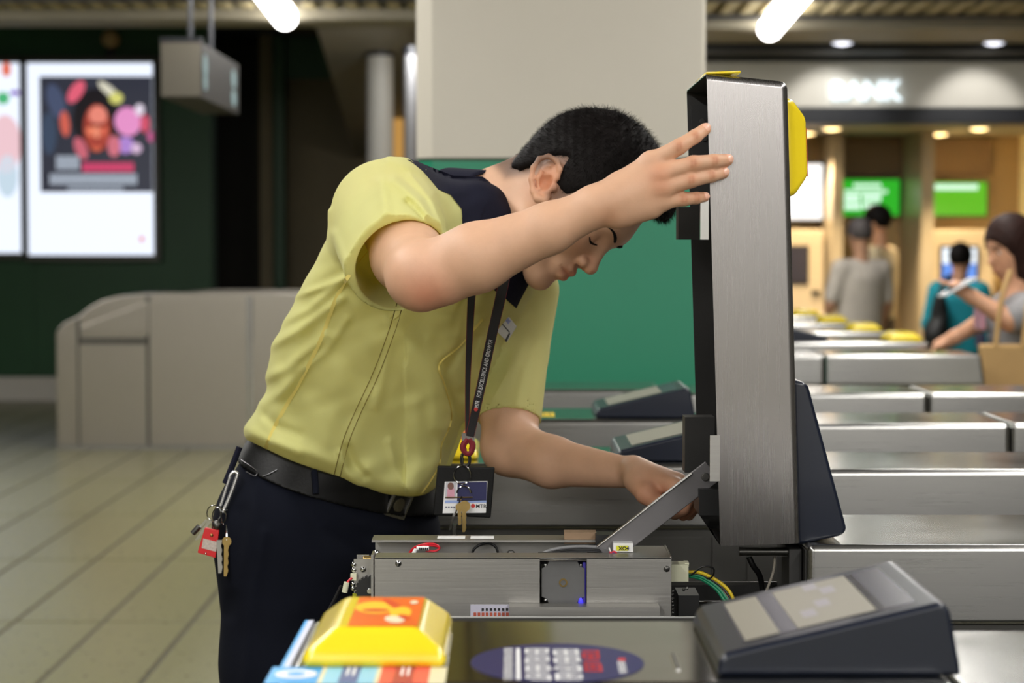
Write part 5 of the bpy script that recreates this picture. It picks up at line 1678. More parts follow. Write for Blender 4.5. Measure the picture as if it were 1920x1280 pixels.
shirt.add((sleeve_out, V3(slv_axis0.lerp(slv_axis1, 0.5)), 0.22), 0.018)
lhC = P(954, 789, 2.98)
lhA = (P(957, 838, 2.955) - P(965, 640, 3.03)).normalized()
lsl = [rc(P(972, 545, 3.03), P(962, 660, 3.02), 0.058, 0.0505), rc(P(962, 660, 3.02), P(953, 800, 2.975), 0.0505, 0.0450)]
shirt.add(lsl[0], 0.012)
def lsleeve(p):
    px, py = proj(p)
    b = 0.003 * np.exp(-(seg_d(px, py, [(1000, 600), (960, 690), (925, 740)])[0] / 12) ** 2) + 0.003 * np.exp(-(seg_d(px, py, [(1015, 640), (985, 690), (970, 760)])[0] / 10) ** 2)
    return np.maximum(lsl[1][0](p) - b, (p - V3(lhC)) @ V3(lhA)).astype(np.float32)
shirt.add((lsleeve, lsl[1][1], lsl[1][2]), 0.005)
# hollow sleeve ends
shirt.sub(rc(slv_axis0.lerp(slv_axis1, 0.52), hemC + hemA * 0.06, 0.0575, 0.0600), 0.002)
shirt.sub(rc(P(956, 752, 2.99), lhC + lhA * 0.05, 0.0425, 0.0395), 0.002)
Vs, Qs = polygonise(shirt, 0.0026)
Vs = relax(Vs, Qs, 2)
sm = np_mesh('shirt', Vs, Qs)
cen = Vs[Qs].mean(1)
px, py = proj(cen)
YOKE = [(756, 272), (765, 298), (780, 308), (798, 318), (812, 338), (822, 354), (846, 362), (868, 390), (862, 440), (880, 470), (1000, 430), (1000, 270)]
navy = poly_sdf(YOKE, px, py) < -1.5
sm.materials.clear()
link('shirt', sm, [SHIRT, NAVY_CLOTH], man, world=True)
sm.polygons.foreach_set('material_index', navy.astype(np.int32))
sm.update()
# collar: a turned-down ring round the neck
cC1, cC0 = P(938, 412, 2.915), P(878, 436, 2.945)
def ring_shell(p):
    a, b = V3(cC0), V3(cC1)
    ax = b - a
    L_ = np.linalg.norm(ax)
    ax = ax / L_
    n = ax + np.array([0.0, -0.22, 0.0])
    q = p - a
    t = q @ ax
    rad = np.sqrt(np.maximum((q ** 2).sum(1) - t ** 2, 0))
    r_ = 0.092 + (0.069 - 0.092) * np.clip(t / L_, 0, 1.2)
    d = np.abs(rad - r_) - 0.0028
    tt = (p - V3(cC1)) @ (n / np.linalg.norm(n))
    return np.maximum(np.maximum(d, tt), -(t + 0.004)).astype(np.float32)
collar = SDF()
collar.add((ring_shell, V3(cC0.lerp(cC1, 0.5)), 0.14))
sdf_mesh('collar', collar, 0.0022, NAVY_CLOTH, man, 2)

def patch(name, poly, sdf, lift, m, parent, th=0.0025, step=7, y0=2.2, y1=3.4):
    pts = [Vector(p_) for p_ in poly]
    dense = []
    for a, b in zip(pts, pts[1:] + pts[:1]):
        k = max(1, int((b - a).length / step))
        dense += [a.lerp(b, i / k) for i in range(k)]
    nb_ = len(dense)
    xs, ys = [p_.x for p_ in dense], [p_.y for p_ in dense]
    X, Y = np.meshgrid(np.arange(min(xs), max(xs), step), np.arange(min(ys), max(ys), step))
    ins = poly_sdf([(p_.x, p_.y) for p_ in dense], X.ravel().astype(float), Y.ravel().astype(float)) < -step * 0.5
    allp = dense + [Vector((a, b)) for a, b in zip(X.ravel()[ins], Y.ravel()[ins])]
    vo, eo_, fo, *_ = delaunay_2d_cdt(allp, [(i, (i + 1) % nb_) for i in range(nb_)], [list(range(nb_))], 1, 1e-4)
    bm = bmesh.new()
    F_, B_ = [], []
    for v in vo:
        w = trace(v.x, v.y, sdf, y0, y1)
        d = (Vector((0, 0, CAMZ)) - w).normalized()
        F_.append(bm.verts.new(w + d * (lift + th)))
        B_.append(bm.verts.new(w + d * (lift - 0.004)))
    cnt = {}
    for f in fo:
        bm.faces.new([F_[i] for i in f])
        bm.faces.new([B_[i] for i in reversed(f)])
        for i in range(len(f)):
            e_ = (f[i], f[(i + 1) % len(f)])
            cnt[e_] = 1
    for (a, b) in cnt:
        if (b, a) not in cnt:
            bm.faces.new((F_[b], F_[a], B_[a], B_[b]))
    bmesh.ops.recalc_face_normals(bm, faces=bm.faces[:])
    return link(name, finish_bm(bm, name, angle=50), m, parent, world=True)

def seam(name, pts, m, parent, width, lift=0.0004, sdf=shirt, n=7, th=0.0006):
    sp = spline([Vector((a, b, 0)) for a, b in pts], n)
    cs = [trace(v.x, v.y, sdf) + Vector((0, -lift, 0)) for v in sp]
    ss = []
    for i in range(len(cs)):
        d = (cs[min(i + 1, len(cs) - 1)] - cs[max(i - 1, 0)]).normalized()
        ss.append(d.cross(Vector((0, -1, 0))).normalized() * width / 2)
    return ribbon(cs, ss, -th).build(name, m, parent, world=True)
patch('yoke', [(763, 299), (780, 301), (803, 311), (850, 329), (905, 331), (925, 345), (900, 420), (868, 418), (866, 392), (845, 365), (822, 355), (808, 338), (793, 321), (775, 306)], shirt, 0.0010, NAVY_CLOTH, man, 0.0012, 5)
patch('collar_point', [(872, 560), (890, 520), (935, 500), (985, 488), (1003, 512), (985, 545), (968, 578), (944, 556), (922, 541), (902, 546)], shirt, 0.004, NAVY_CLOTH, man)
seam('side_seam', [(655, 515), (630, 560), (600, 640), (560, 720), (520, 790), (497, 842)], SEAMC, man, 0.0050, 0.0006, th=0.0006)
for off in (-6, 6):
    seam('stitching', [(752 + off, 562), (735 + off, 620), (705 + off, 700), (668 + off, 780), (648 + off, 830), (632 + off, 893)], STITCH, man, 0.0011)
seam('front_edge', [(905, 598), (862, 648), (824, 682), (833, 720), (846, 770), (842, 800), (828, 832), (824, 868), (806, 902), (790, 924)], SEAMC, man, 0.0030, 0.0022, th=0.0016)
seam('hem_stitch', [(672, 492), (700, 462), (740, 440), (780, 432), (815, 440)], SEAMC, man, 0.0010, 0.0004)
seam('hem_stitch', [(908, 772), (940, 779), (975, 780), (1000, 775)], SEAMC, man, 0.0010, 0.0004)
patch('chest_pocket', [(898, 660), (925, 635), (960, 660), (950, 700), (925, 745), (905, 735)], shirt, 0.0008, SHIRT, man, 0.0012, 8)

# ---- trousers, belt, shoes
Rd, Fd = Vector((-0.57, -0.82, 0)), Vector((0.82, -0.57, 0))
tr = SDF()
tr.add(erc(P(628, 880, 3.0), P(618, 985, 3.01), 0.108, 0.124, Rd, 0.72))
tr.add(rc(P(528, 985, 2.925), P(545, 1250, 2.935), 0.092, 0.092), 0.035)
tr.add(rc(P(545, 1250, 2.935), Vector((-0.30, 2.95, 0.50)), 0.092, 0.074), 0.03)
tr.add(rc(Vector((-0.30, 2.95, 0.50)), Vector((-0.33, 2.95, 0.07)), 0.070, 0.064), 0.03)
tr.add(rc(P(700, 1000, 3.08), Vector((-0.17, 3.12, 0.50)), 0.092, 0.074), 0.035)
tr.add(rc(Vector((-0.17, 3.12, 0.50)), Vector((-0.20, 3.13, 0.07)), 0.070, 0.064), 0.03)
bn_ = Vector((0.365, -0.05, 1)).normalized()
bC = P(622, 880, 3.0)
tr.cut(half(bC + bn_ * 0.021, bn_), 0.004)
tr.cut(half((0, 0, 0.045), (0, 0, -1)), 0.004)
def tr_post(p, d):
    px, py = proj(p)
    b = np.zeros(len(p))
    for pts, w, h_ in (([(480, 900), (470, 1000), (440, 1100)], 16, 0.004), ([(560, 930), (600, 990), (680, 1040)], 14, -0.004), ([(600, 930), (660, 980), (760, 1000)], 12, 0.003), ([(452, 960), (448, 1060), (430, 1150)], 14, -0.004), ([(495, 1000), (470, 1150), (460, 1280)], 10, 0.004)):
        b += h_ * np.exp(-(seg_d(px, py, pts)[0] / w) ** 2)
    return d - (b * (p[:, 1] < 3.0)).astype(np.float32)
tr.post = tr_post
sdf_mesh('trousers', tr, 0.0045, TROUSER, man, 2)
tr.post = None
belt = SDF()
c_, r_ = V3(bC), 0.25
tr_noc = SDF()
tr_noc.ops = [o for o in tr.ops if o[0] == 'a']
belt.add((lambda p: np.maximum(np.abs(tr_noc(p) - 0.0026) - 0.0030, np.abs((p - c_) @ V3(bn_)) - 0.0175).astype(np.float32), c_, r_))
bo, _, _ = sdf_mesh('belt', belt, 0.0024, LEATHER, man, 1)
b0, b1, b2 = trace(722, 938, belt), trace(772, 952, belt), trace(746, 946, belt)
ux = (b1 - b0).normalized()
uz = (bn_ - ux * bn_.dot(ux)).normalized()
uy = uz.cross(ux).normalized()
if uy.y > 0: uy = -uy
M = Matrix(((ux.x, uz.x, uy.x, b2.x), (ux.y, uz.y, uy.y, b2.y), (ux.z, uz.z, uy.z, b2.z), (0, 0, 0, 1)))
bk = MB()
for lo, hi in (((-0.021, -0.018, 0), (0.021, -0.0145, 0.004)), ((-0.021, 0.0145, 0), (0.021, 0.018, 0.004)), ((-0.021, -0.0145, 0), (-0.0175, 0.0145, 0.004)), ((0.0175, -0.0145, 0), (0.021, 0.0145, 0.004))):
    bk.box(lo, hi, M)
bkl = bk.build('buckle', STEEL_PLATE, bo, world=True, bevel=0.0008)
MB().box((-0.0175, -0.0145, 0.0), (0.0175, 0.0145, 0.0018), M).build('buckle_plate', BLACK_PLASTIC, bo, world=True, smooth=False)
MB().lathe([(0.0105, 0.0018), (0.0105, 0.0034), (0.0085, 0.0038), (0.0002, 0.0038)], n=24, M=M.to_3x3(), c=b2).build('buckle_badge', mat('worn_pewter', lin(98, 92, 74), 0.5, 0.6, var=0.2, vscale=60), bo, world=True)
for pts in ([(452, 862), (470, 874), (482, 884), (478, 892), (462, 884)], [(492, 893), (505, 888), (520, 880)]):
    cs = [trace(a, b, belt) + Vector((0, -0.001, 0)) for a, b in pts]
    MB().tube(spline(cs, 4), 0.0010, 8).build('belt_ornament', mat('dull_silver', lin(96, 96, 98), 0.35, 1.0, var=0.1, vscale=30), bo, world=True)
for pa in ([(588, 868), (590, 885), (592, 905), (593, 925)],):
    cs = [trace(a, b, belt) + Vector((0, -0.003, 0)) for a, b in pa]
    MB().tube(cs, 0.0045, 8).build('belt_loop', TROUSER, man, world=True)
for x, y, yw in ((-0.33, 2.95, -0.35), (-0.20, 3.13, -0.3)):
    M = Matrix.Translation((x, y, 0)) @ Matrix.Rotation(yw, 4, 'Z')
    s = SDF()
    s.add(el(M @ Vector((0.06, 0, 0.04)), (0.14, 0.048, 0.042), np.array(M.to_3x3())))
    s.add(el(M @ Vector((-0.02, 0, 0.06)), (0.07, 0.045, 0.05), np.array(M.to_3x3())), 0.02)
    s.cut(half((0, 0, 0.0), (0, 0, -1)), 0.004)
    sdf_mesh('shoe', s, 0.006, LEATHER, man, 1)

# ---------------------------------------------------------------- lanyard with card holder and keys
ly = 2.815
lan = thing('lanyard', 'black and red lanyard with card holder and keys hanging from the man\'s neck', 'lanyard', P(876, 700, ly))
LAN_BLACK = mat('black_webbing', lin(20, 16, 18), 0.7, var=0.1, vscale=60)
LAN_RED = mat('dark_red_webbing', lin(120, 22, 34), 0.7, var=0.1, vscale=60)
def strap(pts, w0, w1, name):
    sp = spline([P(*q_) for q_ in pts], 6)
    m = len(sp)
    ss, ss2 = [], []
    for i in range(m):
        d = (sp[min(i + 1, m - 1)] - sp[max(i - 1, 0)]).normalized()
        w = w0 + (w1 - w0) * i / (m - 1)
        ss.append(d.cross(Vector((0, 1, 0))).normalized() * w)
    o = ribbon(sp, ss, 0.0012).build(name, LAN_BLACK, lan, world=True)
    for sg in (1, -1):
        cc = [c + s * sg * 0.97 + Vector((0, -0.0003, 0)) for c, s in zip(sp, ss)]
        MB().tube(cc, 0.0008, 6).build('strap_edge', LAN_RED, o, world=True)
    return sp
y_top = min(trace(884, 590, shirt).y, trace(940, 590, shirt).y, ly) - 0.01
strap([(889, 500, y_top + 0.0), (884, 560, y_top), (880, 640, min(y_top, ly) - 0.004), (877, 720, ly - 0.006), (876, 812, ly)], 0.0055, 0.0020, 'strap')
sp = strap([(950, 500, y_top + 0.02), (938, 560, y_top + 0.004), (922, 630, y_top - 0.002), (903, 720, ly - 0.008), (881, 818, ly - 0.002)], 0.0068, 0.0052, 'strap')
def strap_pt(py):
    x = np.interp(py, [560, 630, 720, 818], [938, 922, 903, 881])
    Y = np.interp(py, [560, 630, 720, 818], [y_top + 0.004, y_top - 0.002, ly - 0.008, ly - 0.002])
    return P(float(x), py, float(Y) - 0.0022)
a, b = strap_pt(768), strap_pt(632)
d = (b - a).normalized()
lf = Vector((0, -1, 0)).cross(d).normalized()
zz_ = d.cross(lf)
M = Matrix(((d.x, lf.x, zz_.x, a.x), (d.y, lf.y, zz_.y, a.y), (d.z, lf.z, zz_.z, a.z), (0, 0, 0, 1)))
tm = text_mesh('MTR   FOR EXCELLENCE AND GROWTH', 0.0078, M @ Matrix.Translation((0.004, -0.0026, 0)), 0.0, 0.0, 1.0)
xs = [((M.inverted() @ v.co).x) for v in tm.vertices]
k_ = ((b - a).length - 0.004) / max(xs)
tm.transform(M @ Matrix.Diagonal((k_, 1, 1, 1)) @ M.inverted())
link('strap_lettering', tm, WHITE_PRINT, lan, world=True)
MB().disc(a + d * 0.0005 + zz_ * 0.0003, d * 0.0026, lf * 0.0026).build('strap_emblem', RED_PRINT, lan, world=True, smooth=False)
a, b = P(866, 812, ly), P(890, 826, ly)
MB().box((a.x, ly - 0.003, b.z), (b.x, ly + 0.003, a.z)).build('clamp', mat('grey_clamp', lin(120, 116, 112), 0.4, 0.8, var=0.08, vscale=20), lan, world=True, bevel=0.001)
MB().tube(spline([P(877, 822, ly), P(868, 836, ly), P(873, 848, ly), P(882, 848, ly), P(886, 834, ly), P(880, 822, ly)]), 0.0042, 8).build('loop', LAN_RED, lan, world=True)
MB().cyl(P(872, 846, ly), P(882, 846, ly), 0.003, 10).build('bead', YELLOW_PLASTIC, lan, world=True)
MB().tube([P(868 + 8 * math.cos(q_) + 5, 861 + 13 * math.sin(q_), ly) for q_ in np.linspace(0, 2 * math.pi, 18, endpoint=False)], 0.0022, 8, closed=True).build('snap_hook', BLACK_PLASTIC, lan, world=True)
MB().tube([P(865 + 3 * math.sin(q_), 850 + q_ * 8, ly - 0.003) for q_ in np.linspace(0, 2.6, 8)], 0.0012, 6).build('hook_gate', CHROME, lan, world=True)
MB().tube([P(867 + 16 * math.cos(q_), 890 + 17 * math.sin(q_), ly - 0.004) for q_ in np.linspace(0, 2 * math.pi, 24, endpoint=False)], 0.0009, 6, closed=True).build('key_ring', CHROME, lan, world=True)
MB().tube([P(870 + 13 * math.cos(q_), 924 + 13 * math.sin(q_), ly - 0.005) for q_ in np.linspace(math.pi, 2 * math.pi, 14)], 0.0010, 6).build('key_ring', CHROME, lan, world=True)
MB().cyl(P(835, 932, ly - 0.005), P(886, 932, ly - 0.005), 0.0009, 6).build('key_bar', BRASS, lan, world=True)
hol = MB()
q4 = [(820, 873), (928, 876), (920, 971), (812, 966)]
def quadbox(q4, Ya, Yb, name, m, parent, bevel=0.002):
    mb = MB()
    A = [mb.bm.verts.new(P(x, y, Ya)) for x, y in q4]
    B = [mb.bm.verts.new(P(x, y, Ya) + Vector((0, Yb - Ya, 0))) for x, y in q4]
    fs = [mb.bm.faces.new(A), mb.bm.faces.new(B[::-1])]
    for i in range(4):
        fs.append(mb.bm.faces.new((A[(i + 1) % 4], A[i], B[i], B[(i + 1) % 4])))
    bmesh.ops.recalc_face_normals(mb.bm, faces=fs)
    return mb.build(name, m, parent, world=True, bevel=bevel)
ch_ = quadbox(q4, ly, ly + 0.007, 'card_holder', LEATHER, lan)
quadbox([(834, 903), (914, 902), (911, 961), (830, 962)], ly - 0.0012, ly + 0.001, 'card', WHITE_PRINT, ch_, 0)
quadbox([(858, 904), (913, 903), (912, 938), (857, 939)], ly - 0.0016, ly - 0.001, 'card_print', NAVY_PRINT, ch_, 0)
quadbox([(834, 938), (912, 937), (912, 942), (834, 943)], ly - 0.0016, ly - 0.001, 'card_print', mat('pale_blue_print', lin(150, 170, 220), 0.4, var=0.04, vscale=9), ch_, 0)
quadbox([(836, 904), (856, 904), (855, 934), (834, 935)], ly - 0.0016, ly - 0.001, 'card_print', mat('photo_grey', lin(190, 190, 196), 0.4, var=0.05, vscale=9), ch_, 0)
quadbox([(839, 916), (852, 916), (852, 934), (838, 934)], ly - 0.0019, ly - 0.0014, 'card_print', mat('photo_pink', lin(206, 150, 168), 0.4, var=0.1, vscale=60), ch_, 0)
MB().disc(P(845, 911, ly - 0.002), (0.0042, 0, 0), (0, 0, 0.005), 16).build('card_print', mat('photo_brown', lin(120, 84, 74), 0.4, var=0.1, vscale=60), ch_, world=True, smooth=False)
MB().disc(P(887, 948, ly - 0.0016), (0.0028, 0, 0), (0, 0, 0.0028), 18).build('card_emblem', RED_PRINT, ch_, world=True, smooth=False)
link('card_lettering', text_mesh('MTR', 0.0072, Matrix.Translation(P(892, 952, ly - 0.0016)) @ Matrix.Rotation(math.pi / 2, 4, 'X'), 0, 0.0001), BLACK_PRINT, ch_, world=True)
mb = MB()
for i in range(6):
    p_ = P(835 + i * 5, 952, ly - 0.0016)
    mb.box((p_.x, ly - 0.0017, p_.z), (p_.x + 0.0022, ly - 0.0013, p_.z + 0.002))
mb.build('card_lettering', mat('grey_print', lin(110, 110, 130), 0.5, var=0.03, vscale=9), ch_, world=True, smooth=False)
def key(pts, w, m, parent, name='key', head=None):
    sp = [P(*q_) for q_ in pts]
    a, b = sp
    d = (b - a).normalized()
    s = d.cross(Vector((0, 1, 0))).normalized()
    L_ = (b - a).length
    n = 8
    prof = [(0, w)] + [(L_ * (i + 0.5) / n, w * (0.6 if i % 2 else 1.0)) for i in range(n)] + [(L_, w * 0.4), (L_, -w * 0.7), (0, -w)]
    mb = MB()
    A = [mb.bm.verts.new(a + d * t + s * v + Vector((0, -0.0009, 0))) for t, v in prof]
    B = [mb.bm.verts.new(a + d * t + s * v + Vector((0, 0.0009, 0))) for t, v in prof]
    fs = [mb.bm.faces.new(A), mb.bm.faces.new(B[::-1])]
    for i in range(len(prof)):
        fs.append(mb.bm.faces.new((A[(i + 1) % len(prof)], A[i], B[i], B[(i + 1) % len(prof)])))
    if head:
        mb.cyl(a - d * head * 0.6 + Vector((0, -0.001, 0)), a - d * head * 0.6 + Vector((0, 0.001, 0)), head, 16)
    bmesh.ops.recalc_face_normals(mb.bm, faces=mb.bm.faces[:])
    return mb.build(name, m, parent, world=True, smooth=False)
key([(852, 962, ly - 0.008), (843, 994, ly - 0.008)], 0.0018, CHROME, lan)
key([(862, 955, ly - 0.010), (862, 984, ly - 0.010)], 0.0028, BRASS, lan, head=0.0055)
key([(871, 955, ly - 0.011), (870, 997, ly - 0.011)], 0.003, BRASS, lan, head=0.0075)
key([(853, 982, ly - 0.009), (851, 1006, ly - 0.009)], 0.0026, CHROME, lan)
MB().tube([P(866, 930, ly - 0.007), P(858, 950, ly - 0.008), P(853, 965, ly - 0.008)], 0.0010, 6).build('key_chain', CHROME, lan, world=True)

# ---------------------------------------------------------------- name badge
q_ = trace(946, 612, shirt)
nb = thing('name_badge', 'small white name badge pinned on the yellow shirt beside the lanyard', 'badge', q_)
YB = q_.y - 0.012
quadbox([(947, 584), (969, 612), (951, 641), (932, 622)], YB, YB + 0.004, 'plate', mat('badge_silver', lin(190, 188, 184), 0.35, var=0.03, vscale=12), nb, 0.0008)
quadbox([(947, 585), (950, 586), (936, 610), (933, 608)], YB - 0.0006, YB + 0.001, 'dark_edge', BLACK_PRINT, nb, 0)
quadbox([(954, 624), (957, 625), (950, 641), (946, 639)], YB - 0.0006, YB + 0.001, 'dark_edge', BLACK_PRINT, nb, 0)
quadbox([(942, 606), (956, 622), (955, 624), (941, 608)], YB - 0.0006, YB + 0.001, 'dark_edge', BLACK_PRINT, nb, 0)
quadbox([(950, 592), (958, 602), (953, 608), (946, 599)], YB - 0.0006, YB + 0.001, 'badge_print', mat('badge_blue', lin(130, 136, 180), 0.4, var=0.3, vscale=300), nb, 0)

# ---------------------------------------------------------------- keys on the belt
YK = 2.865
kb = thing('key_bunch', 'bunch of keys with red tag and silver clip hanging at the man\'s belt', 'keys', P(415, 930, YK))
MB().tube([P(449, 838, YK), P(440, 862, YK), P(428, 892, YK), P(422, 906, YK)], 0.0042, 8).build('strap', NAVY_CLOTH, kb, world=True)
car = [(446, 887), (444, 884), (440, 890), (430, 925), (419, 955), (415, 962), (413, 956), (421, 925), (434, 892)]
MB().tube(spline([P(a, b, YK - 0.004) for a, b in ((446, 888), (438, 912), (427, 940), (418, 960))], 5), 0.0027, 10).build('clip', ALUMINIUM, kb, world=True)
MB().tube(spline([P(a, b, YK - 0.002) for a, b in ((430, 896), (424, 915), (416, 940), (413, 948))], 5), 0.0022, 10).build('clip_gate', ALUMINIUM, kb, world=True)
MB().tube(spline([P(a, b, YK - 0.003) for a, b in ((446, 888), (440, 884), (432, 890), (430, 897))], 4), 0.0024, 10).build('clip_head', ALUMINIUM, kb, world=True)
for cx, cy, r1, r2, dy in ((401, 962, 13, 15, 0.0), (411, 967, 13, 16, -0.006), (424, 970, 9, 15, 0.002)):
    MB().tube([P(cx + r1 * math.cos(v), cy + r2 * math.sin(v), YK + dy) for v in np.linspace(0, 2 * math.pi, 24, endpoint=False)], 0.0009, 6, closed=True).build('key_ring', CHROME, kb, world=True)
key([(389, 974, YK - 0.004), (361, 1002, YK - 0.004)], 0.0022, CHROME, kb)
MB().cyl(P(374, 986, YK - 0.006), P(361, 1000, YK - 0.006), 0.0040, 10).build('key_barrel', STEEL_DARK, kb, world=True, bevel=0.0006)
key([(395, 975, YK - 0.006), (368, 1012, YK - 0.006)], 0.0026, CHROME, kb)
MB().sphere(P(407, 984, YK - 0.008), 0.0068, 14).build('ball_charm', STEEL_DARK, kb, world=True)
tg = quadbox([(384, 989), (411, 994), (404, 1046), (370, 1036)], YK - 0.012, YK - 0.006, 'red_tag', mat('red_plastic', lin(206, 30, 38), 0.35, var=0.04, vscale=20), kb, 0.0012)
quadbox([(381, 1009), (408, 1016), (405, 1034), (378, 1027)], YK - 0.0126, YK - 0.0115, 'tag_label', mat('worn_label', lin(190, 176, 168), 0.6, var=0.2, vscale=300), tg, 0)
MB().sphere(P(397, 1003, YK - 0.012), 0.0024, 10).build('tag_eyelet', BRASS, tg, world=True)
MB().sphere(P(386, 1037, YK - 0.012), 0.0016, 10).build('tag_rivet', CHROME, tg, world=True)
key([(411, 1012, YK - 0.014), (413, 1074, YK - 0.014)], 0.0036, STEEL_PLATE, kb, 'nail_file')
key([(425, 1020, YK - 0.010), (423, 1080, YK - 0.010)], 0.0034, BRASS, kb, head=0.0065)
MB().tube([P(424, 984, YK - 0.004), P(425, 996, YK - 0.008), P(425, 1012, YK - 0.010)], 0.0014, 6).build('key_chain', CHROME, kb, world=True)

# ---------------------------------------------------------------- people in the background
def human(label, X, Y, H, yaw, cols, arms=None, h=0.008, grey=False, headyaw=0.0, headpitch=0.0, hair_style='short', lean=0.0, shape=1.0):
    t = thing('person', label, 'person', (X, Y, 0))
    k = H / 1.70
    M = Matrix.Translation((X, Y, 0)) @ Matrix.Rotation(yaw, 4, 'Z')   # local +x forward, +y left
    Lm = Matrix.Rotation(lean, 4, 'Y')
    def w(f, l, z):
        v = Vector((f * k, l * k, z * k))
        if z > 0.9:
            v = Vector((0, 0, 0.9 * k)) + Lm @ (v - Vector((0, 0, 0.9 * k)))
        return M @ v
    Rl = M.to_3x3() @ Vector((0, 1, 0))
    hM = (M @ Lm @ Matrix.Rotation(headyaw, 4, 'Z') @ Matrix.Rotation(headpitch, 4, 'Y')).to_3x3()
    hB = np.array(hM)
    hc = w(0.02, 0, 1.575)
    def hq(a, b, c):
        return V3(hc) + hB @ (np.array([a, b, c]) * k)
    s = SDF()
    s.add(el(hq(0, 0, 0.025), (0.094 * k, 0.075 * k, 0.095 * k), hB))
    s.add(el(hq(0.035, 0, -0.04), (0.055 * k, 0.055 * k, 0.075 * k), hB), 0.03)
    s.add(rc(hq(0.088, 0, 0.0), hq(0.105, 0, -0.03), 0.008 * k, 0.011 * k), 0.012)
    s.add(el(hq(0.078, 0, -0.062), (0.016 * k, 0.024 * k, 0.012 * k), hB), 0.01)
    for q in (1, -1):
        s.add(el(hq(-0.005, q * 0.076, -0.01), (0.018 * k, 0.010 * k, 0.032 * k), hB), 0.006)
        s.sub(el(hq(0.095, q * 0.033, 0.005), (0.014 * k, 0.016 * k, 0.009 * k), hB), 0.01)
    s.add(rc(w(-0.01, 0, 1.36), hq(-0.01, 0, -0.05), 0.056 * k, 0.054 * k), 0.02)
    s.add(rc(w(0, 0, 1.0), w(0, 0, 1.36), 0.09 * k, 0.07 * k), 0.02)
    sh = SDF()
    sh.add(erc(w(0.0, 0, 0.92), w(-0.01, 0, 1.26), 0.110 * k * shape, 0.112 * k * shape, Rl, 0.70))
    sh.add(rc(w(-0.01, -0.15, 1.355), w(-0.01, 0.15, 1.355), 0.058 * k, 0.058 * k), 0.06)
    for q in (1, -1):
        el_, wr = (w(0.0, q * 0.235, 1.09), w(0.10, q * 0.225, 0.86)) if arms is None or arms.get(q) is None else arms[q]
        sho = w(-0.01, q * 0.175, 1.345)
        s.add(rc(sho, el_, 0.046 * k, 0.040 * k), 0.02)
        s.add(rc(el_, wr, 0.040 * k, 0.026 * k), 0.015)
        d = (wr - el_).normalized()
        s.add(rc(wr, wr + d * 0.07 * k, 0.028 * k, 0.026 * k), 0.012)
        up = Vector((0, 0, 1))
        sd = d.cross(up).normalized() if abs(d.z) < 0.95 else Rl
        for j in range(4):
            o = (j - 1.5) * 0.017 * k
            s.add(rc(wr + d * 0.07 * k + sd * o, wr + d * (0.13 + 0.012 * (1 if j in (1, 2) else 0)) * k + sd * o * 1.25 - up * 0.015 * k, 0.0095 * k, 0.007 * k), 0.005)
        s.add(rc(wr + d * 0.02 * k, wr + d * 0.075 * k + sd * 0.045 * k * q, 0.013 * k, 0.009 * k), 0.008)
        sl = el_ if cols.get('long') else sho.lerp(el_, 0.80)
        sh.add(rc(sho, sl, 0.064 * k, 0.056 * k), 0.03)
        if cols.get('long'):
            sh.add(rc(el_, el_.lerp(wr, 0.92), 0.054 * k, 0.042 * k), 0.02)
    tr_ = SDF()
    tr_.add(erc(w(0, 0, 0.80), w(0, 0, 0.95), 0.112 * k, 0.106 * k, Rl, 0.72))
    for q in (1, -1):
        tr_.add(rc(w(0, q * 0.085, 0.82), w(0.01, q * 0.085, 0.46), 0.085 * k, 0.062 * k), 0.03)
        tr_.add(rc(w(0.01, q * 0.085, 0.46), w(-0.02, q * 0.085, 0.07), 0.062 * k, 0.046 * k), 0.02)
    tr_.cut(half(w(0, 0, 0.045), (0, 0, -1)))
    kk = cols.get('skin', (1, 1, 1))
    sdf_mesh('body', s, h * 0.8, SKIN, t, 1, [(hq(0.085, 0, -0.06), 0.014 * k, (0.85, 0.58, 0.55)), (lambda V_: np.ones(len(V_)), 0, kk)])
    sdf_mesh('shirt', sh, h, cols['shirt'], t, 2)
    sdf_mesh('trousers', tr_, h * 1.4, cols['trousers'], t, 2)
    for q in (1, -1):
        so_ = SDF()
        so_.add(el(w(0.05, q * 0.085, 0.04), (0.135 * k, 0.046 * k, 0.05 * k), np.array(M.to_3x3())))
        so_.cut(half((0, 0, 0.0), (0, 0, -1)))
        sdf_mesh('shoe', so_, 0.010, LEATHER, t, 1)
    hr_ = SDF()
    if hair_style == 'short':
        hr_.add(el(hq(-0.004, 0, 0.036), (0.106 * k, 0.088 * k, 0.104 * k), hB))
        hr_.sub(el(hq(0.085, 0, -0.035), (0.085 * k, 0.10 * k, 0.085 * k), hB), 0.012)
        hr_.sub(el(hq(0.02, 0, -0.085), (0.12 * k, 0.12 * k, 0.075 * k), hB), 0.012)
    else:
        hr_.add(el(hq(-0.006, 0, 0.036), (0.106 * k, 0.088 * k, 0.104 * k), hB))
        hr_.add(el(hq(-0.030, 0, -0.065), (0.080 * k, 0.090 * k, 0.105 * k), hB), 0.04)
        hr_.sub(el(hq(0.098, 0.0, -0.045), (0.082 * k, 0.078 * k, 0.098 * k), hB), 0.014)
    def hpost(p, d):
        return d + (0.0016 * np.sin(p[:, 0] * 260) * np.sin(p[:, 1] * 240 + p[:, 2] * 90)).astype(np.float32)
    hr_.post = hpost
    sdf_mesh('hair', hr_, h * 0.7, cols['hair'], t, 1)
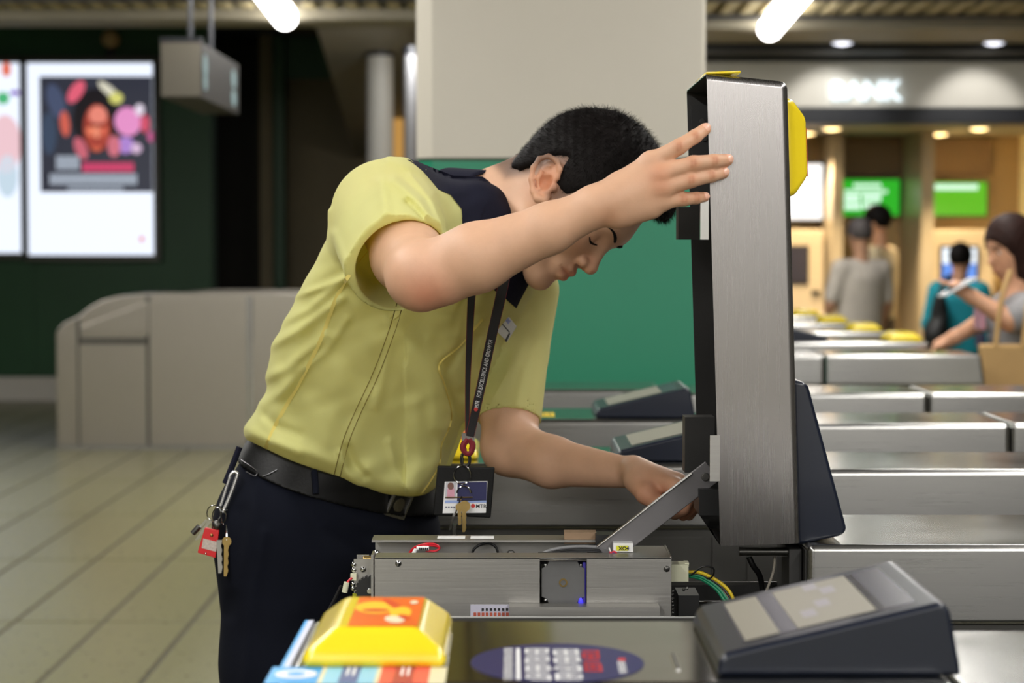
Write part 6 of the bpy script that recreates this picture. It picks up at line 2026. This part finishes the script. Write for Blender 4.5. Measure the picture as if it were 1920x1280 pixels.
    for q in (1, -1):
        MB().sphere(hq(0.0735, q * 0.033, 0.003), 0.0105 * k, 12).build('eye', MATS['eye_white'], t, world=True)
        MB().sphere(hq(0.0805, q * 0.033, 0.001), 0.0055 * k, 10).build('iris', HAIR, t, world=True)
        MB().tube([hq(0.093, q * 0.016, 0.024), hq(0.092, q * 0.034, 0.029), hq(0.082, q * 0.050, 0.024)], 0.0035 * k, 6).build('eyebrow', cols['hair'], t, world=True)
    return t, w, hq

def cloth(name, rgb):
    return mat(name, lin(*rgb), 0.8, var=0.05, vscale=12, bump=0.1, bscale=300)
HAIR_GREY = mat('grey_hair', lin(74, 68, 68), 0.6, var=0.3, vscale=50)
HAIR_BROWN = mat('dark_brown_hair', lin(44, 27, 23), 0.55, var=0.3, vscale=50, spec=0.15)
DARKT = cloth('dark_trousers', (44, 44, 56))
q = P(1609, 640, 14.0)
human('grey haired person in loose pale grey shirt seen from behind', q.x, 14.0, 1.56, math.radians(112), dict(shirt=cloth('pale_grey_shirt', (196, 188, 178)), trousers=DARKT, hair=HAIR_GREY, skin=(0.72, 0.66, 0.62)), h=0.012, lean=-0.05, shape=1.12, headpitch=0.2)
q = P(1648, 640, 14.9)
human('man in cream shirt facing left at the cash machines', q.x, 14.9, 1.66, math.radians(150), dict(shirt=cloth('cream_shirt', (232, 214, 176)), trousers=cloth('brown_trousers', (84, 70, 58)), hair=HAIR, skin=(0.95, 0.82, 0.72)), h=0.012)
q = P(1798, 640, 13.2)
kid, w_, hq_ = human('child in teal jacket seen from behind at the cash machine', q.x, 13.2, 1.40, math.radians(62), dict(shirt=cloth('teal_jacket', (22, 150, 168)), trousers=cloth('dark_blue_trousers', (36, 42, 74)), hair=HAIR, long=True, skin=(0.72, 0.6, 0.55)), h=0.010, shape=1.08)
q0, q1 = P(1756, 640, 13.05), P(1772, 530, 13.05)
bp = thing('backpack', 'black backpack on the back of the child in teal', 'backpack', (q0.x, 13.05, 0.6))
s = SDF()
s.add(el(P(1762, 600, 13.05), (0.055, 0.10, 0.17)))
s.add(el(P(1752, 628, 13.02), (0.07, 0.08, 0.10)), 0.05)
sdf_mesh('bag', s, 0.01, BLACK_PLASTIC, bp, 1)
MB().tube(spline([P(1762, 600, 12.97), P(1764, 560, 12.97), P(1770, 530, 12.99), P(1782, 518, 13.04)]), 0.018, 8).build('strap', BLACK_PLASTIC, bp, world=True)

# woman tapping her card, phone in the other hand
WY = 7.2
q = P(1904, 640, WY)
wx = q.x
rw, re = P(1790, 632, 7.36), P(1852, 598, 7.34)
lw, le = P(1822, 556, 7.02), P(1893, 600, 7.00)
wom, w_, hq_ = human('woman with dark brown bob in grey T-shirt holding a phone and tapping a gate', wx, WY, 1.50, math.radians(180), dict(shirt=cloth('grey_tee', (142, 140, 142)), trousers=cloth('navy_skirt', (40, 40, 66)), hair=HAIR_BROWN, skin=(0.93, 0.82, 0.76)),
      {1: (le, lw), -1: (re, rw)}, h=0.007, hair_style='bob', headyaw=math.radians(22), headpitch=0.22)
a, b = P(1842, 500, 7.0), P(1886, 582, 7.0)
MB().box((wx - 0.128, WY - 0.05, 1.12), (wx - 0.114, WY + 0.06, 1.19)).build('shirt_print', mat('pink_print', lin(190, 140, 156), 0.7, var=0.2, vscale=30), wom, world=True, bevel=0.004)
MB().box((wx - 0.126, WY - 0.05, 1.06), (wx - 0.112, WY + 0.05, 1.105)).build('shirt_print', mat('dark_navy_print', lin(44, 46, 78), 0.7, var=0.1, vscale=30), wom, world=True, bevel=0.004)
c = P(1798, 543, 6.99)
ph = thing('phone', 'white mobile phone in the woman\'s raised hand', 'phone', c)
M = Matrix.Translation(c) @ Matrix.Rotation(math.radians(-28), 4, 'Y') @ Matrix.Rotation(math.radians(10), 4, 'Z')
MB().box((-0.062, -0.033, 0.006), (0.062, 0.033, 0.014), M).build('case', WHITE_PRINT, ph, world=True, bevel=0.003)
MB().box((-0.056, -0.029, 0.0138), (0.056, 0.029, 0.0150), M).build('screen', LCD_DARK, ph, world=True, smooth=False)
a, b = P(1836, 735, 6.97), P(1960, 645, 6.97)
bag = thing('tote_bag', 'tan cloth tote bag hanging at the woman\'s hip', 'bag', ((a.x + b.x) / 2, 6.97, a.z))
TAN = cloth('tan_canvas', (188, 152, 100))
mb = MB()
mb.prism([(a.x + 0.008, a.z - 0.05), (b.x - 0.01, a.z - 0.05), (b.x, b.z), (a.x, b.z)], 'y', 6.955, 7.01)
mb.build('bag', TAN, bag, world=True, bevel=0.012, seg=3)
for dx in (0.05, 0.14):
    MB().tube(spline([Vector((a.x + dx, 6.96, b.z - 0.01)), Vector((a.x + dx + 0.012, 6.97, b.z + 0.09)), Vector((a.x + dx + 0.03, 6.99, b.z + 0.17)), Vector((a.x + dx + 0.06, 7.02, b.z + 0.24))]), 0.009, 8).build('handle', TAN, bag, world=True)
